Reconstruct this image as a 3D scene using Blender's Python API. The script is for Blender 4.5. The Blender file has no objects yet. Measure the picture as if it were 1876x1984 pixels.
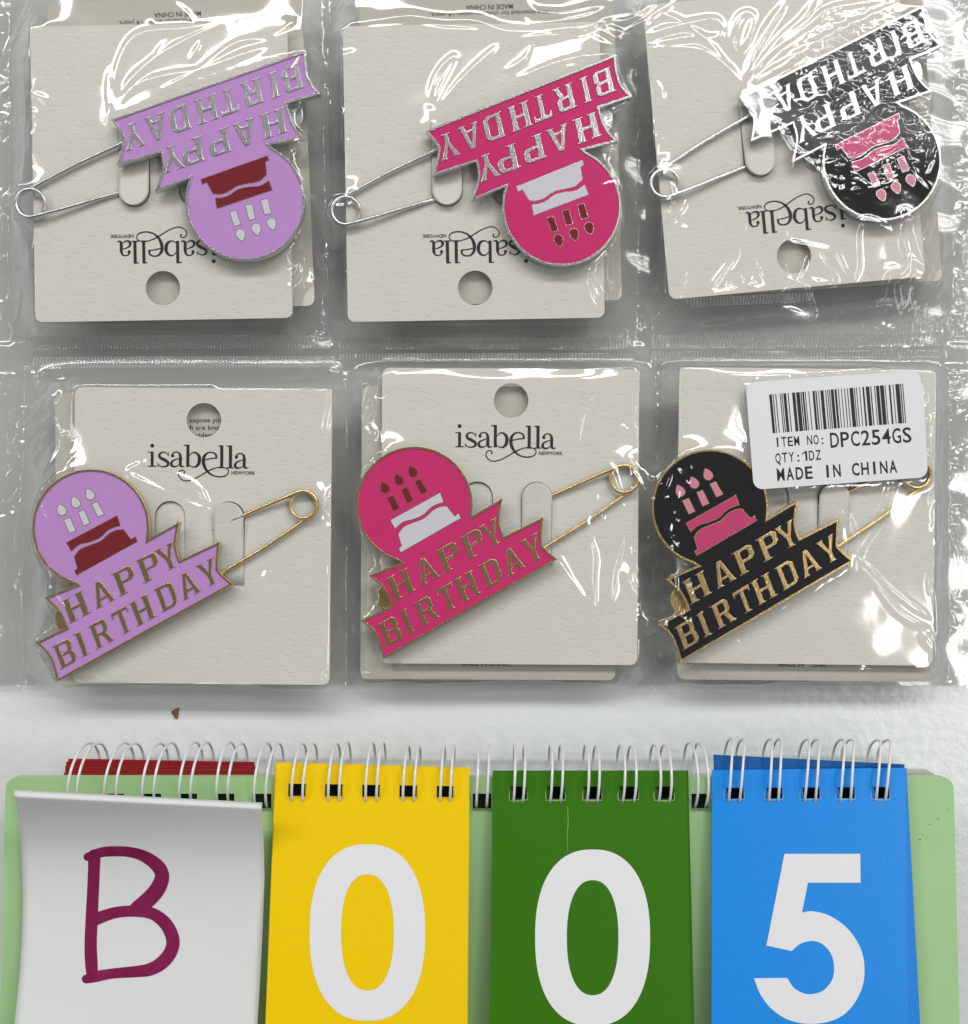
import bpy, bmesh, math, random
import numpy as np
from mathutils import Vector, Matrix

random.seed(7)
RNG = np.random.default_rng(11)
SC = bpy.context.scene
COL = SC.collection
D = 200.0            # camera height above the table, mm
MM = 0.001

# ------------------------------------------------------------------ camera
cam_d = bpy.data.cameras.new("camera")
cam = bpy.data.objects.new("camera", cam_d)
COL.objects.link(cam)
cam.location = (0, 0, D * MM)
cam_d.sensor_fit = 'HORIZONTAL'
cam_d.sensor_width = 36.0
cam_d.lens = 36.0 * D / 187.6
cam_d.clip_start = 0.01
cam_d.clip_end = 20
SC.camera = cam

# ------------------------------------------------------------------ world + lamps
w = bpy.data.worlds.new("World")
SC.world = w
w.use_nodes = True
bg = w.node_tree.nodes["Background"]
bg.inputs[0].default_value = (0.97, 1.0, 1.0, 1)
bg.inputs[1].default_value = 0.15

def troffer(x, y, z, length, rad, n=3, gap=0.10, wid=0.026, rz=0.0):
    """a ceiling fitting of n parallel fluorescent tubes aimed straight down"""
    for k in range(n):
        ld = bpy.data.lights.new("ceiling_tube", 'AREA')
        ld.shape = 'RECTANGLE'
        ld.size = length
        ld.size_y = wid
        ld.energy = rad * math.pi * length * wid
        ld.color = (1.0, 0.99, 0.965)
        lo = bpy.data.objects.new("ceiling_tube", ld)
        off = (k - (n - 1) / 2) * gap
        lo.location = (x - math.sin(rz) * off, y + math.cos(rz) * off, z)
        lo.rotation_euler = (0, 0, rz)
        COL.objects.link(lo)

troffer(0.0, 1.55, 1.5, 5.0, 26.0, n=3, gap=0.17, wid=0.075)               # long row of tubes beyond the top of the picture
troffer(0.62, 0.74, 1.5, 0.50, 20.0, n=3, gap=0.11, wid=0.05)              # fitting mirrored in the film over the black silver pin
troffer(1.80, 0.0, 1.5, 4.0, 20.0, n=2, gap=0.15, wid=0.026, rz=math.pi / 2)  # right-hand strip added so creases running down the sheet catch a highlight
troffer(-1.80, 0.0, 1.5, 4.0, 20.0, n=2, gap=0.15, wid=0.026, rz=math.pi / 2)  # left-hand strip added to light the other flank of those creases
troffer(0.90, -0.24, 1.5, 0.44, 20.0, n=3, gap=0.09, wid=0.05, rz=math.pi / 2)   # fitting that glares on the table at the right

SC.view_settings.view_transform = 'Standard'
SC.view_settings.look = 'None'
SC.view_settings.exposure = -0.22
SC.view_settings.gamma = 1.0
SC.render.engine = 'CYCLES'
cy = SC.cycles
cy.max_bounces = 10
cy.transparent_max_bounces = 32
cy.caustics_reflective = False
cy.caustics_refractive = False
cy.sample_clamp_indirect = 4.0
cy.use_denoising = True
try:
    cy.denoiser = 'OPENIMAGEDENOISE'
    cy.denoising_input_passes = 'RGB_ALBEDO_NORMAL'
except Exception:
    pass

# ------------------------------------------------------------------ helpers
def P(x, y, z):
    """point at height z (mm) seen at picture position x, y (1876 wide)"""
    s = 0.1 * (D - z) / D
    return ((x - 938) * s, (992 - y) * s, z)

class Plane:
    """z = a + b X + c Y in mm"""
    def __init__(self, a, b=0.0, c=0.0):
        self.a, self.b, self.c = a, b, c
    def __call__(self, x, y, off=0.0):
        tx, ty = (x - 938) * 0.1, (992 - y) * 0.1
        t = (D - self.a - off) / (D + self.b * tx + self.c * ty)
        return (t * tx, t * ty, D - D * t)

def lin(c):
    return tuple(((v / 255) / 12.92 if v / 255 <= 0.04045 else ((v / 255 + 0.055) / 1.055) ** 2.4) for v in c)

def nodes_of(m):
    m.use_nodes = True
    nt = m.node_tree
    return nt, nt.nodes, nt.links

def mat(name, rgb, rough=0.5, metal=0.0, bump=None, spec=0.5, var=0.0, varscale=300.0, coat=0.0, stretch=(1, 1, 1), dents=False):
    """rgb = sRGB 0-255; bump = (scale per metre, strength, distance in m)"""
    m = bpy.data.materials.new(name)
    nt, N, L = nodes_of(m)
    b = N["Principled BSDF"]
    c = lin(rgb)
    b.inputs["Base Color"].default_value = (*c, 1)
    b.inputs["Roughness"].default_value = rough
    b.inputs["Metallic"].default_value = metal
    b.inputs["Specular IOR Level"].default_value = spec
    b.inputs["Coat Weight"].default_value = coat
    b.inputs["Coat Roughness"].default_value = 0.08
    tc = N.new("ShaderNodeTexCoord")
    mp = N.new("ShaderNodeMapping")
    mp.inputs["Scale"].default_value = stretch
    L.new(tc.outputs["Object"], mp.inputs["Vector"])
    if var > 0:
        n = N.new("ShaderNodeTexNoise")
        n.inputs["Scale"].default_value = varscale
        n.inputs["Detail"].default_value = 5
        L.new(mp.outputs[0], n.inputs["Vector"])
        r = N.new("ShaderNodeMix")
        r.data_type = 'RGBA'
        r.inputs["A"].default_value = (*[max(0, v * (1 - var)) for v in c], 1)
        r.inputs["B"].default_value = (*[min(1, v * (1 + var)) for v in c], 1)
        L.new(n.outputs["Fac"], r.inputs["Factor"])
        L.new(r.outputs["Result"], b.inputs["Base Color"])
    if bump:
        n = N.new("ShaderNodeTexNoise")
        n.inputs["Scale"].default_value = bump[0]
        n.inputs["Detail"].default_value = 3
        L.new(mp.outputs[0], n.inputs["Vector"])
        bp = N.new("ShaderNodeBump")
        bp.inputs["Strength"].default_value = bump[1]
        bp.inputs["Distance"].default_value = bump[2]
        if dents:       # sparse short dents pressed into the board
            mr = N.new("ShaderNodeMapRange"); mr.interpolation_type = 'SMOOTHSTEP'
            mr.inputs["From Min"].default_value = 0.54; mr.inputs["From Max"].default_value = 0.72
            mr.inputs["To Min"].default_value = 1.0; mr.inputs["To Max"].default_value = 0.0
            L.new(n.outputs["Fac"], mr.inputs["Value"]); L.new(mr.outputs[0], bp.inputs["Height"])
        else:
            L.new(n.outputs["Fac"], bp.inputs["Height"])
        L.new(bp.outputs[0], b.inputs["Normal"])
    return m

def film_mat(name, tint, milky, f0=0.10, rough=0.09, ribs=0.0):
    """clear plastic film: transmits, and mirrors with Schlick's Fresnel term"""
    m = bpy.data.materials.new(name)
    nt, N, L = nodes_of(m)
    N.remove(N["Principled BSDF"])
    out = N["Material Output"]
    g = N.new("ShaderNodeNewGeometry")
    d = N.new("ShaderNodeVectorMath"); d.operation = 'DOT_PRODUCT'
    L.new(g.outputs["Normal"], d.inputs[0]); L.new(g.outputs["Incoming"], d.inputs[1])
    def mth(op, a, bv=None):
        n = N.new("ShaderNodeMath"); n.operation = op
        if hasattr(a, "links"): L.new(a, n.inputs[0])
        else: n.inputs[0].default_value = a
        if bv is not None:
            if hasattr(bv, "links"): L.new(bv, n.inputs[1])
            else: n.inputs[1].default_value = bv
        return n.outputs[0]
    a = mth('ABSOLUTE', d.outputs["Value"])
    p = mth('POWER', mth('SUBTRACT', 1.0, a), 5.0)
    f = mth('ADD', mth('MULTIPLY', p, 0.85), f0)
    tr = N.new("ShaderNodeBsdfTransparent"); tr.inputs[0].default_value = (*tint, 1)
    df = N.new("ShaderNodeBsdfDiffuse"); df.inputs[0].default_value = (0.8, 0.8, 0.78, 1)
    gl = N.new("ShaderNodeBsdfGlossy"); gl.inputs["Roughness"].default_value = rough
    gl.inputs["Color"].default_value = (1, 1, 1, 1)
    m1 = N.new("ShaderNodeMixShader"); m1.inputs[0].default_value = milky
    L.new(tr.outputs[0], m1.inputs[1]); L.new(df.outputs[0], m1.inputs[2])
    if ribs:          # the pressed ribs of a heat seal turn cloudy
        tc_ = N.new("ShaderNodeTexCoord"); wv_ = N.new("ShaderNodeTexWave")
        wv_.wave_type = 'BANDS'; wv_.bands_direction = 'X'; wv_.inputs["Scale"].default_value = 507.0
        wv_.inputs["Distortion"].default_value = 0.6; wv_.inputs["Detail"].default_value = 1.0
        L.new(tc_.outputs["Object"], wv_.inputs["Vector"])
        L.new(mth('ADD', mth('MULTIPLY', wv_.outputs["Fac"], ribs), milky), m1.inputs[0])
    m2 = N.new("ShaderNodeMixShader")
    L.new(f, m2.inputs[0]); L.new(m1.outputs[0], m2.inputs[1]); L.new(gl.outputs[0], m2.inputs[2])
    L.new(m2.outputs[0], out.inputs["Surface"])
    return m

def tagit(o, label=None, cat=None, group=None, kind=None):
    if label: o["label"] = label
    if cat: o["category"] = cat
    if group: o["group"] = group
    if kind: o["kind"] = kind
    return o

def empty(name, loc=(0, 0, 0), rz=0.0, scale=1.0):
    o = bpy.data.objects.new(name, None)
    o.empty_display_size = 0.005
    o.location = [v * MM for v in loc]
    o.rotation_euler = (0, 0, rz)
    o.scale = (scale,) * 3
    COL.objects.link(o)
    return o

def new_mesh(name, verts, faces, smooth=False):
    me = bpy.data.meshes.new(name)
    me.from_pydata([tuple(c * MM for c in v) for v in verts], [], faces)
    me.update()
    if smooth:
        me.polygons.foreach_set("use_smooth", [True] * len(me.polygons))
    return me

def put(name, me, m, parent=None):
    o = bpy.data.objects.new(name, me)
    COL.objects.link(o)
    if parent is not None: o.parent = parent
    if len(me.materials) == 0:
        me.materials.append(None)
    o.material_slots[0].link = 'OBJECT'
    o.material_slots[0].material = m
    return o

def curve_to_mesh(cu):
    ob = bpy.data.objects.new("tmp", cu)
    COL.objects.link(ob)
    dg = bpy.context.evaluated_depsgraph_get()
    me = bpy.data.meshes.new_from_object(ob.evaluated_get(dg))
    bpy.data.objects.remove(ob)
    bpy.data.curves.remove(cu)
    return me

def flat_fill(loops):
    """2D loops (even-odd) -> verts2d, faces"""
    cu = bpy.data.curves.new("tmp", 'CURVE')
    cu.dimensions = '2D'; cu.fill_mode = 'BOTH'
    for lp in loops:
        s = cu.splines.new('POLY'); s.points.add(len(lp) - 1)
        for p, q in zip(s.points, lp): p.co = (q[0], q[1], 0, 1)
        s.use_cyclic_u = True
    me = curve_to_mesh(cu)
    v = [(a.co.x, a.co.y) for a in me.vertices]; f = [tuple(p.vertices) for p in me.polygons]
    bpy.data.meshes.remove(me)
    return v, f

def solid(name, loops, z0, z1, bevel=0.0, res=1, shrink=0.0):
    """extruded 2D outline in mm with a rounded top and bottom edge; mesh in metres"""
    cu = bpy.data.curves.new("tmp", 'CURVE')
    cu.dimensions = '2D'; cu.fill_mode = 'BOTH'
    for lp in loops:
        s = cu.splines.new('POLY'); s.points.add(len(lp) - 1)
        for p, q in zip(s.points, lp): p.co = (q[0], q[1], 0, 1)
        s.use_cyclic_u = True
    h = (z1 - z0) / 2
    cu.extrude = max(h - bevel, 0.0001); cu.offset = 0
    cu.bevel_depth = bevel; cu.bevel_resolution = res
    cu.offset = -bevel - shrink
    me = curve_to_mesh(cu)
    me.name = name
    zc = (z0 + z1) / 2
    for v in me.vertices:
        v.co = ((v.co.x) * MM, (v.co.y) * MM, (v.co.z + zc) * MM)
    me.polygons.foreach_set("use_smooth", [True] * len(me.polygons))
    me.set_sharp_from_angle(angle=math.radians(32))
    me.update()
    return me

GLY = {}
def glyph(ch, bold):
    k = (ch, bold)
    if k not in GLY:
        cu = bpy.data.curves.new("tmp", 'FONT')
        cu.body = ch; cu.size = 1.0; cu.offset = bold; cu.fill_mode = 'FRONT'; cu.resolution_u = 3
        me = curve_to_mesh(cu)
        GLY[k] = ([(v.co.x, v.co.y) for v in me.vertices], [tuple(p.vertices) for p in me.polygons])
        bpy.data.meshes.remove(me)
    return GLY[k]

def text2d(body, width, height, bold=0.02, mono=False, fill=0.8):
    """text as a flat mesh, baseline from 0 to width, capitals height high"""
    hv = [v[1] for v in glyph('H', bold)[0]]
    cap = max(hv)
    V, F = [], []
    x = 0.0; adv = []
    if mono:
        step = width / len(body)
        for i, ch in enumerate(body):
            if ch == ' ': continue
            v, f = glyph(ch, bold)
            if ch == '1': v, f = [(.30, 0), (.44, 0), (.44, cap), (.33, cap), (.10, cap * .80), (.10, cap * .66), (.30, cap * .81)], [tuple(range(7))]
            x0, x1 = min(a[0] for a in v), max(a[0] for a in v)
            gw = step * fill if ch not in "I1:" else (x1 - x0) * height / cap 
            o = len(V)
            for a in v:
                V.append((i * step + (step - gw) / 2 + (a[0] - x0) / (x1 - x0) * gw, a[1] / cap * height))
            F += [tuple(o + j for j in q) for q in f]
        return V, F
    cu = bpy.data.curves.new("tmp", 'FONT'); cu.body = body; cu.size = 1; cu.offset = bold; cu.fill_mode = 'FRONT'; cu.resolution_u = 3
    me = curve_to_mesh(cu)
    xs = [v.co.x for v in me.vertices]; x0, x1 = min(xs), max(xs)
    V = [((v.co.x - x0) / (x1 - x0) * width, v.co.y / cap * height) for v in me.vertices]
    F = [tuple(p.vertices) for p in me.polygons]
    bpy.data.meshes.remove(me)
    return V, F

def spline(pts, n=6, closed=False):
    """Catmull-Rom through tuples of any length"""
    A = [np.array(p, float) for p in pts]
    m = len(A); out = []
    segs = m if closed else m - 1
    for i in range(segs):
        p1, p2 = A[i % m], A[(i + 1) % m]
        p0 = A[(i - 1) % m] if (closed or i > 0) else 2 * p1 - p2
        p3 = A[(i + 2) % m] if (closed or i + 2 < m) else 2 * p2 - p1
        for k in range(n):
            t = k / n
            out.append(0.5 * ((2 * p1) + (p2 - p0) * t + (2 * p0 - 5 * p1 + 4 * p2 - p3) * t * t + (3 * p1 - p0 - 3 * p2 + p3) * t ** 3))
    if not closed: out.append(A[-1])
    return [tuple(p) for p in out]

def ribbon(pts, wid, n=6, cap=False):
    """flat brush stroke: pts 2D, wid per point -> verts2d, faces"""
    if not hasattr(wid, "__len__"): wid = [wid] * len(pts)
    q = spline([(p[0], p[1], w_) for p, w_ in zip(pts, wid)], n) if len(pts) > 2 else [(p[0], p[1], w_) for p, w_ in zip(pts, wid)]
    if cap:
        def ends(a, b):
            l = math.hypot(a[0] - b[0], a[1] - b[1]) or 1; ux, uy = (a[0] - b[0]) / l, (a[1] - b[1]) / l
            return [(a[0] + ux * a[2] / 2 * t, a[1] + uy * a[2] / 2 * t, a[2] * math.sqrt(max(0.004, 1 - t * t))) for t in (.35, .6, .8, .93, 1.0)]
        q = ends(q[0], q[1])[::-1] + list(q) + ends(q[-1], q[-2])
    V, F = [], []
    for i, (x, y, w_) in enumerate(q):
        a = q[max(0, i - 1)]; b = q[min(len(q) - 1, i + 1)]
        dx, dy = b[0] - a[0], b[1] - a[1]; l = math.hypot(dx, dy) or 1
        nx, ny = -dy / l * w_ / 2, dx / l * w_ / 2
        V += [(x + nx, y + ny), (x - nx, y - ny)]
        if i: F.append((2 * i - 2, 2 * i - 1, 2 * i + 1, 2 * i))
    return V, F

def disc2d(x, y, r, n=16):
    return [(x + r * math.cos(2 * math.pi * k / n), y + r * math.sin(2 * math.pi * k / n)) for k in range(n)], [tuple(range(n))]

def tube(path, r, n=8, closed=False):
    """round wire along a 3D path in mm"""
    V, F = [], []
    A = [Vector(p) for p in path]
    T0 = (A[1] - A[0]).normalized()
    up = Vector((0, 0, 1)) if abs(T0.z) < 0.9 else Vector((1, 0, 0))
    nrm = (up - T0 * up.dot(T0)).normalized()
    for i, p in enumerate(A):
        t = (A[min(i + 1, len(A) - 1)] - A[max(i - 1, 0)]).normalized()
        nrm = (nrm - t * nrm.dot(t)).normalized()
        b = t.cross(nrm)
        rr = r[i] if hasattr(r, "__len__") else r
        for k in range(n):
            a = 2 * math.pi * k / n
            V.append(tuple(p + (nrm * math.cos(a) + b * math.sin(a)) * rr))
        if i:
            for k in range(n):
                F.append(((i - 1) * n + k, (i - 1) * n + (k + 1) % n, i * n + (k + 1) % n, i * n + k))
    F.append(tuple(range(n - 1, -1, -1)))
    F.append(tuple((len(A) - 1) * n + k for k in range(n)))
    return V, F

def merge(parts, dz=0.004, z=0.0):
    """several flat pieces -> one print mesh, each a hair above the one before"""
    V, F = [], []
    for i, (v, f) in enumerate(parts):
        o = len(V)
        V += [(a[0], a[1], z + dz * i) for a in v]
        F += [tuple(o + j for j in q) for q in f]
    return V, F

def rrect(x0, y0, x1, y1, r, n=5):
    out = []
    for cx, cy_, a0 in ((x1 - r, y1 - r, 0), (x0 + r, y1 - r, 90), (x0 + r, y0 + r, 180), (x1 - r, y0 + r, 270)):
        for k in range(n + 1):
            a = math.radians(a0 + 90 * k / n)
            out.append((cx + r * math.cos(a), cy_ + r * math.sin(a)))
    return out

def inset(lp, d):
    """shrink a counter-clockwise outline by d"""
    n = len(lp); out = []
    for i in range(n):
        a, b, c = lp[i - 1], lp[i], lp[(i + 1) % n]
        e1 = np.array([b[0] - a[0], b[1] - a[1]]); e2 = np.array([c[0] - b[0], c[1] - b[1]])
        e1 /= np.linalg.norm(e1); e2 /= np.linalg.norm(e2)
        n1 = np.array([-e1[1], e1[0]]); n2 = np.array([-e2[1], e2[0]])
        m_ = n1 + n2; l = np.linalg.norm(m_)
        m_ /= l
        k = d / max(0.35, float(m_.dot(n1)))
        out.append((b[0] + m_[0] * k, b[1] + m_[1] * k))
    return out

def area2(lp):
    return sum(a[0] * b[1] - b[0] * a[1] for a, b in zip(lp, lp[1:] + lp[:1])) / 2

# ------------------------------------------------------------------ materials
M = {}
M["table"] = mat("white_tabletop", (228, 232, 232), 0.26, bump=(420, 0.16, 0.0009), var=0.03, varscale=25, spec=0.5)
M["card"] = mat("embossed_card", (236, 234, 225), 0.6, bump=(1150, 0.18, 0.0006), dents=True, var=0.03, varscale=500, spec=0.3, stretch=(0.55, 1.1, 1))
M["cardback"] = mat("plain_card", (206, 203, 192), 0.65, bump=(1500, 0.2, 0.0002), spec=0.25)  # greyer than the front cards: the film's shadow is put into the colour
M["ink"] = mat("black_ink", (36, 30, 38), 0.45, spec=0.3)
M["greyink"] = mat("grey_ink", (62, 60, 62), 0.5, spec=0.3)
M["gold"] = mat("gold_plating", (236, 204, 144), 0.27, 1.0, bump=(3200, 0.42, 0.00010))
M["silver"] = mat("silver_plating", (222, 221, 222), 0.27, 1.0, bump=(3200, 0.42, 0.00010))
M["lavender"] = mat("lavender_enamel", (212, 158, 232), 0.22, var=0.05, varscale=200, spec=0.35, bump=(300, 0.15, 0.0002))
M["pink"] = mat("hot_pink_enamel", (226, 42, 122), 0.22, var=0.05, varscale=200, spec=0.35, bump=(300, 0.15, 0.0002))
M["black"] = mat("black_enamel", (16, 13, 22), 0.10, spec=0.18, bump=(300, 0.15, 0.0002))
M["darkred"] = mat("dark_red_enamel", (132, 16, 32), 0.22, spec=0.35)
M["maroon"] = mat("maroon_enamel", (132, 8, 36), 0.22, spec=0.35)
M["white"] = mat("white_enamel", (232, 230, 240), 0.22, spec=0.35)
M["rose"] = mat("rose_enamel", (218, 70, 128), 0.22, spec=0.35)
M["blush"] = mat("blush_enamel", (236, 150, 172), 0.22, spec=0.35)
M["sticker"] = mat("sticker_paper", (216, 219, 222), 0.45, bump=(900, 0.05, 0.0002))
M["board"] = mat("pale_green_board", (164, 202, 144), 0.5, bump=(1800, 0.12, 0.0002), var=0.04, varscale=60)
M["hole_shade"] = mat("dark_hole_shade", (44, 44, 46), 0.6)  # near-black colour stands in for the shade inside the punched holes
M["grayboard"] = mat("grey_board", (176, 180, 168), 0.7, var=0.05, varscale=400)
M["yellow"] = mat("yellow_paper", (240, 202, 0), 0.5, spec=0.22, bump=(1600, 0.10, 0.0002), var=0.03, varscale=900)
M["green"] = mat("green_paper", (54, 114, 8), 0.45, spec=0.25, bump=(1600, 0.10, 0.0002), var=0.04, varscale=900)
M["blue"] = mat("blue_paper", (24, 140, 232), 0.36, spec=0.4, bump=(1600, 0.12, 0.0002), var=0.04, varscale=900)
M["blue_shaded"] = mat("shaded_blue_paper", (6, 92, 160), 0.45, var=0.25, varscale=300, stretch=(0.1, 3, 3))  # darker blue puts the shade of the tilted page edges into the colour
M["red"] = mat("red_paper", (156, 24, 30), 0.45, var=0.18, varscale=300, stretch=(0.1, 3, 3))
M["whiteprint"] = mat("white_print", (230, 230, 234), 0.45)
M["ring"] = mat("white_coated_wire", (222, 225, 226), 0.3, coat=0.2)
M["note"] = mat("note_paper", (216, 218, 218), 0.6, bump=(220, 0.12, 0.0004), var=0.02, varscale=60)
M["crumb"] = mat("brown_flake", (128, 84, 62), 0.7, var=0.2, varscale=900)
M["speck"] = mat("grey_speck", (112, 130, 104), 0.8)
M["film"] = film_mat("clear_film", (0.95, 0.949, 0.942), 0.008)
M["backfilm"] = film_mat("clear_back_film", (0.89, 0.884, 0.872), 0.03, rough=0.1)
M["seal"] = film_mat("crimped_film", (0.92, 0.915, 0.895), 0.04, rough=0.1, ribs=0.26)

m = bpy.data.materials.new("purple_marker_ink")
nt, N, L = nodes_of(m)
N.remove(N["Principled BSDF"])
tr = N.new("ShaderNodeBsdfTransparent")
tcn = N.new("ShaderNodeTexCoord"); nz = N.new("ShaderNodeTexNoise"); nz.inputs["Scale"].default_value = 260; nz.inputs["Detail"].default_value = 4
L.new(tcn.outputs["Object"], nz.inputs["Vector"])
rp = N.new("ShaderNodeMix"); rp.data_type = 'RGBA'
rp.inputs["A"].default_value = (0.46, 0.13, 0.26, 1); rp.inputs["B"].default_value = (0.58, 0.22, 0.38, 1)
L.new(nz.outputs["Fac"], rp.inputs["Factor"]); L.new(rp.outputs["Result"], tr.inputs[0])
dk = N.new("ShaderNodeBsdfDiffuse")
rp2 = N.new("ShaderNodeMix"); rp2.data_type = 'RGBA'
rp2.inputs["A"].default_value = (*lin((118, 18, 62)), 1); rp2.inputs["B"].default_value = (*lin((158, 54, 104)), 1)
L.new(nz.outputs["Fac"], rp2.inputs["Factor"]); L.new(rp2.outputs["Result"], dk.inputs[0])
mxs = N.new("ShaderNodeMixShader"); mxs.inputs[0].default_value = 0.72
L.new(tr.outputs[0], mxs.inputs[1]); L.new(dk.outputs[0], mxs.inputs[2])
L.new(mxs.outputs[0], N["Material Output"].inputs["Surface"])
M["marker"] = m

# ------------------------------------------------------------------ table
tb = put("tabletop", new_mesh("tabletop", [(-700, -700, 0), (700, -700, 0), (700, 700, 0), (-700, 700, 0)], [(0, 1, 2, 3)]), M["table"])
tagit(tb, "white glossy tabletop with a faint pebbled grain", "table", kind="structure")

# ------------------------------------------------------------------ cards
CZ = 6.8                     # top of the front cards
CU = 0.1 * (D - CZ) / D      # mm per picture unit at that height

def card_outline():
    return rrect(-250, -511, 248, 62, 14)

def arch(cx, top=-157, bot=-320, hw=30):
    r = hw
    pts = [(cx - hw, bot), (cx + hw, bot)]
    for k in range(13):
        a = math.pi * k / 12
        pts.append((cx + r * math.cos(a), top - r + r * math.sin(a)))
    return pts

def sc(lp, s): return [(a[0] * s, a[1] * s) for a in lp]

circ = [(33.5 * math.cos(2 * math.pi * k / 40), 33.5 * math.sin(2 * math.pi * k / 40)) for k in range(40)]
ARX = (-64, 51)
card_me = solid("card", [sc(card_outline(), CU), sc(circ, CU)] + [sc(arch(a), CU) for a in ARX], -0.4, 0.0)
backcard_me = solid("back_card", [sc(card_outline(), CU)], -0.4, 0.0)
backcard_tall = solid("back_card", [sc(rrect(-250, -511, 248, 100, 14), CU)], -0.4, 0.0)

def tab_mesh(lift):
    """tongue cut from the card, bent up or down from its root"""
    V, F = [], []
    cols = 8
    rows = []
    hw, top, bot = 29.0, -158.2, -320.0
    for k in range(6): rows.append((bot + (top - 30 - bot) * k / 5, hw))
    for k in range(1, 10):
        a = math.pi / 2 * k / 9.3
        rows.append((top - 30 + 29.0 * math.sin(a), hw * math.cos(a)))
    for (y, h) in rows:
        f = (y - bot) / (top - bot)
        z = lift * f ** 1.6 - 0.01
        for j in range(cols + 1):
            V.append(((-h + 2 * h * j / cols) * CU, y * CU, z))
    for i in range(len(rows) - 1):
        for j in range(cols):
            a = i * (cols + 1) + j
            F.append((a, a + 1, a + cols + 2, a + cols + 1))
    me = new_mesh("tab", V, F, True)
    return me

tab_up, tab_down = tab_mesh(1.25), tab_mesh(-0.55)

# the shop name, drawn as brush strokes
def logo_pieces():
    g = []
    def st(p, w_, n=6): g.append(ribbon(p, w_, n))
    st([(957, 200), (957, 318)], 24); st([(923, 206), (957, 202)], 8); st([(925, 315), (990, 315)], 9); g.append(disc2d(957, 152, 16))
    st([(1084, 224), (1060, 205), (1032, 206), (1013, 226), (1024, 248), (1052, 262), (1081, 282), (1082, 305), (1055, 318), (1026, 316), (1004, 298)],
       [7, 9, 13, 19, 23, 25, 23, 18, 12, 9, 7])
    st([(1086, 203), (1086, 234)], 6); st([(1003, 288), (1003, 321)], 6)
    def aa(dx, dy):
        st([(x + dx, y + dy) for x, y in ((1116, 232), (1125, 209), (1150, 201), (1172, 211), (1181, 240), (1181, 298), (1193, 316), (1214, 311))], [18, 11, 10, 15, 23, 23, 14, 6])
        st([(x + dx, y + dy) for x, y in ((1180, 250), (1150, 258), (1119, 273), (1109, 296), (1122, 315), (1150, 314), (1178, 295))], [6, 9, 14, 22, 17, 10, 6])
        g.append(disc2d(1119 + dx, 230 + dy, 13))
    aa(0, 0); aa(505, 7)
    st([(1240, 142), (1240, 318)], 24); st([(1208, 148), (1240, 144)], 8)
    st([(1250, 230), (1275, 206), (1305, 206), (1327, 230), (1332, 262), (1322, 298), (1296, 317), (1268, 314), (1250, 300)], [6, 9, 15, 23, 27, 23, 13, 8, 6])
    st([(1466, 248), (1460, 216), (1430, 201), (1395, 206), (1369, 235), (1363, 275), (1373, 315), (1396, 352), (1430, 379), (1480, 393), (1530, 388), (1560, 365),
        (1558, 337), (1530, 320), (1490, 318), (1450, 328), (1400, 349), (1350, 380), (1290, 412), (1230, 428), (1190, 415), (1168, 385), (1172, 356), (1195, 343), (1214, 353), (1209, 371)],
       [17, 14, 10, 13, 22, 26, 24, 17, 12, 10, 10, 8, 8, 7, 7, 8, 10, 9, 8, 8, 8, 8, 8, 8, 9, 12], 5)
    st([(1370, 262), (1420, 251), (1468, 246)], 9)
    for x in (1508, 1577):
        st([(x, 145), (x, 323)], 24); st([(x - 28, 151), (x, 147)], 8); st([(x - 28, 321), (x + 28, 321)], 8)
    return g

def logo_mesh():
    V, F = merge(logo_pieces(), 0.003, 0.02)
    k = 0.245 * CU
    V = [((x - 1363) * k, -(y + 53) * k, z) for x, y, z in V]
    F = [tuple(reversed(f)) for f in F]
    return new_mesh("logo", V, F)

def newyork_mesh():
    v, f = text2d("NEWYORK", 190, 27, 0.03)
    k = 0.245 * CU
    return new_mesh("small_lettering", [((1585 + a[0] - 1363) * k, -(375 - a[1] + 53) * k, 0.02) for a in v], f)

logo_me, ny_me = logo_mesh(), newyork_mesh()

def line_mesh(body, width, height, bold=0.015):
    v, f = text2d(body, width, height, bold)
    return new_mesh("small_print", [((a[0] - width / 2) * CU, a[1] * CU, 0.02) for a in v], f)

# hole centre x, y, rotation (deg, counter-clockwise), description
CARDS = [
    (315.6, 558, 181.0, "lavender pin with silver trim"),
    (921.0, 557.5, 181.0, "hot pink pin with silver trim"),
    (1539.0, 496, 185.2, "black pin with silver trim"),
    (395.0, 814, -0.5, "lavender pin with gold trim"),
    (990.6, 776, -0.4, "hot pink pin with gold trim"),
    (1566.0, 776, -0.7, "black pin with gold trim"),
]
BACK = [  # the second card in each pocket: hole centre and rotation
    (358.0, 503, 182.4), (955.0, 489, 181.5), (1572.0, 462, 184.0),
    (355.0, 822, 0.3), (949.0, 810, -0.3), (1566.0, 812, -0.6),
]
contents = []     # (polygon in world mm, height) for the film to drape over

def world_poly(lp, loc, rz, s=1.0):
    c, n = math.cos(rz), math.sin(rz)
    return [(loc[0] + s * (c * x - n * y), loc[1] + s * (n * x + c * y)) for x, y in lp]

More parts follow.
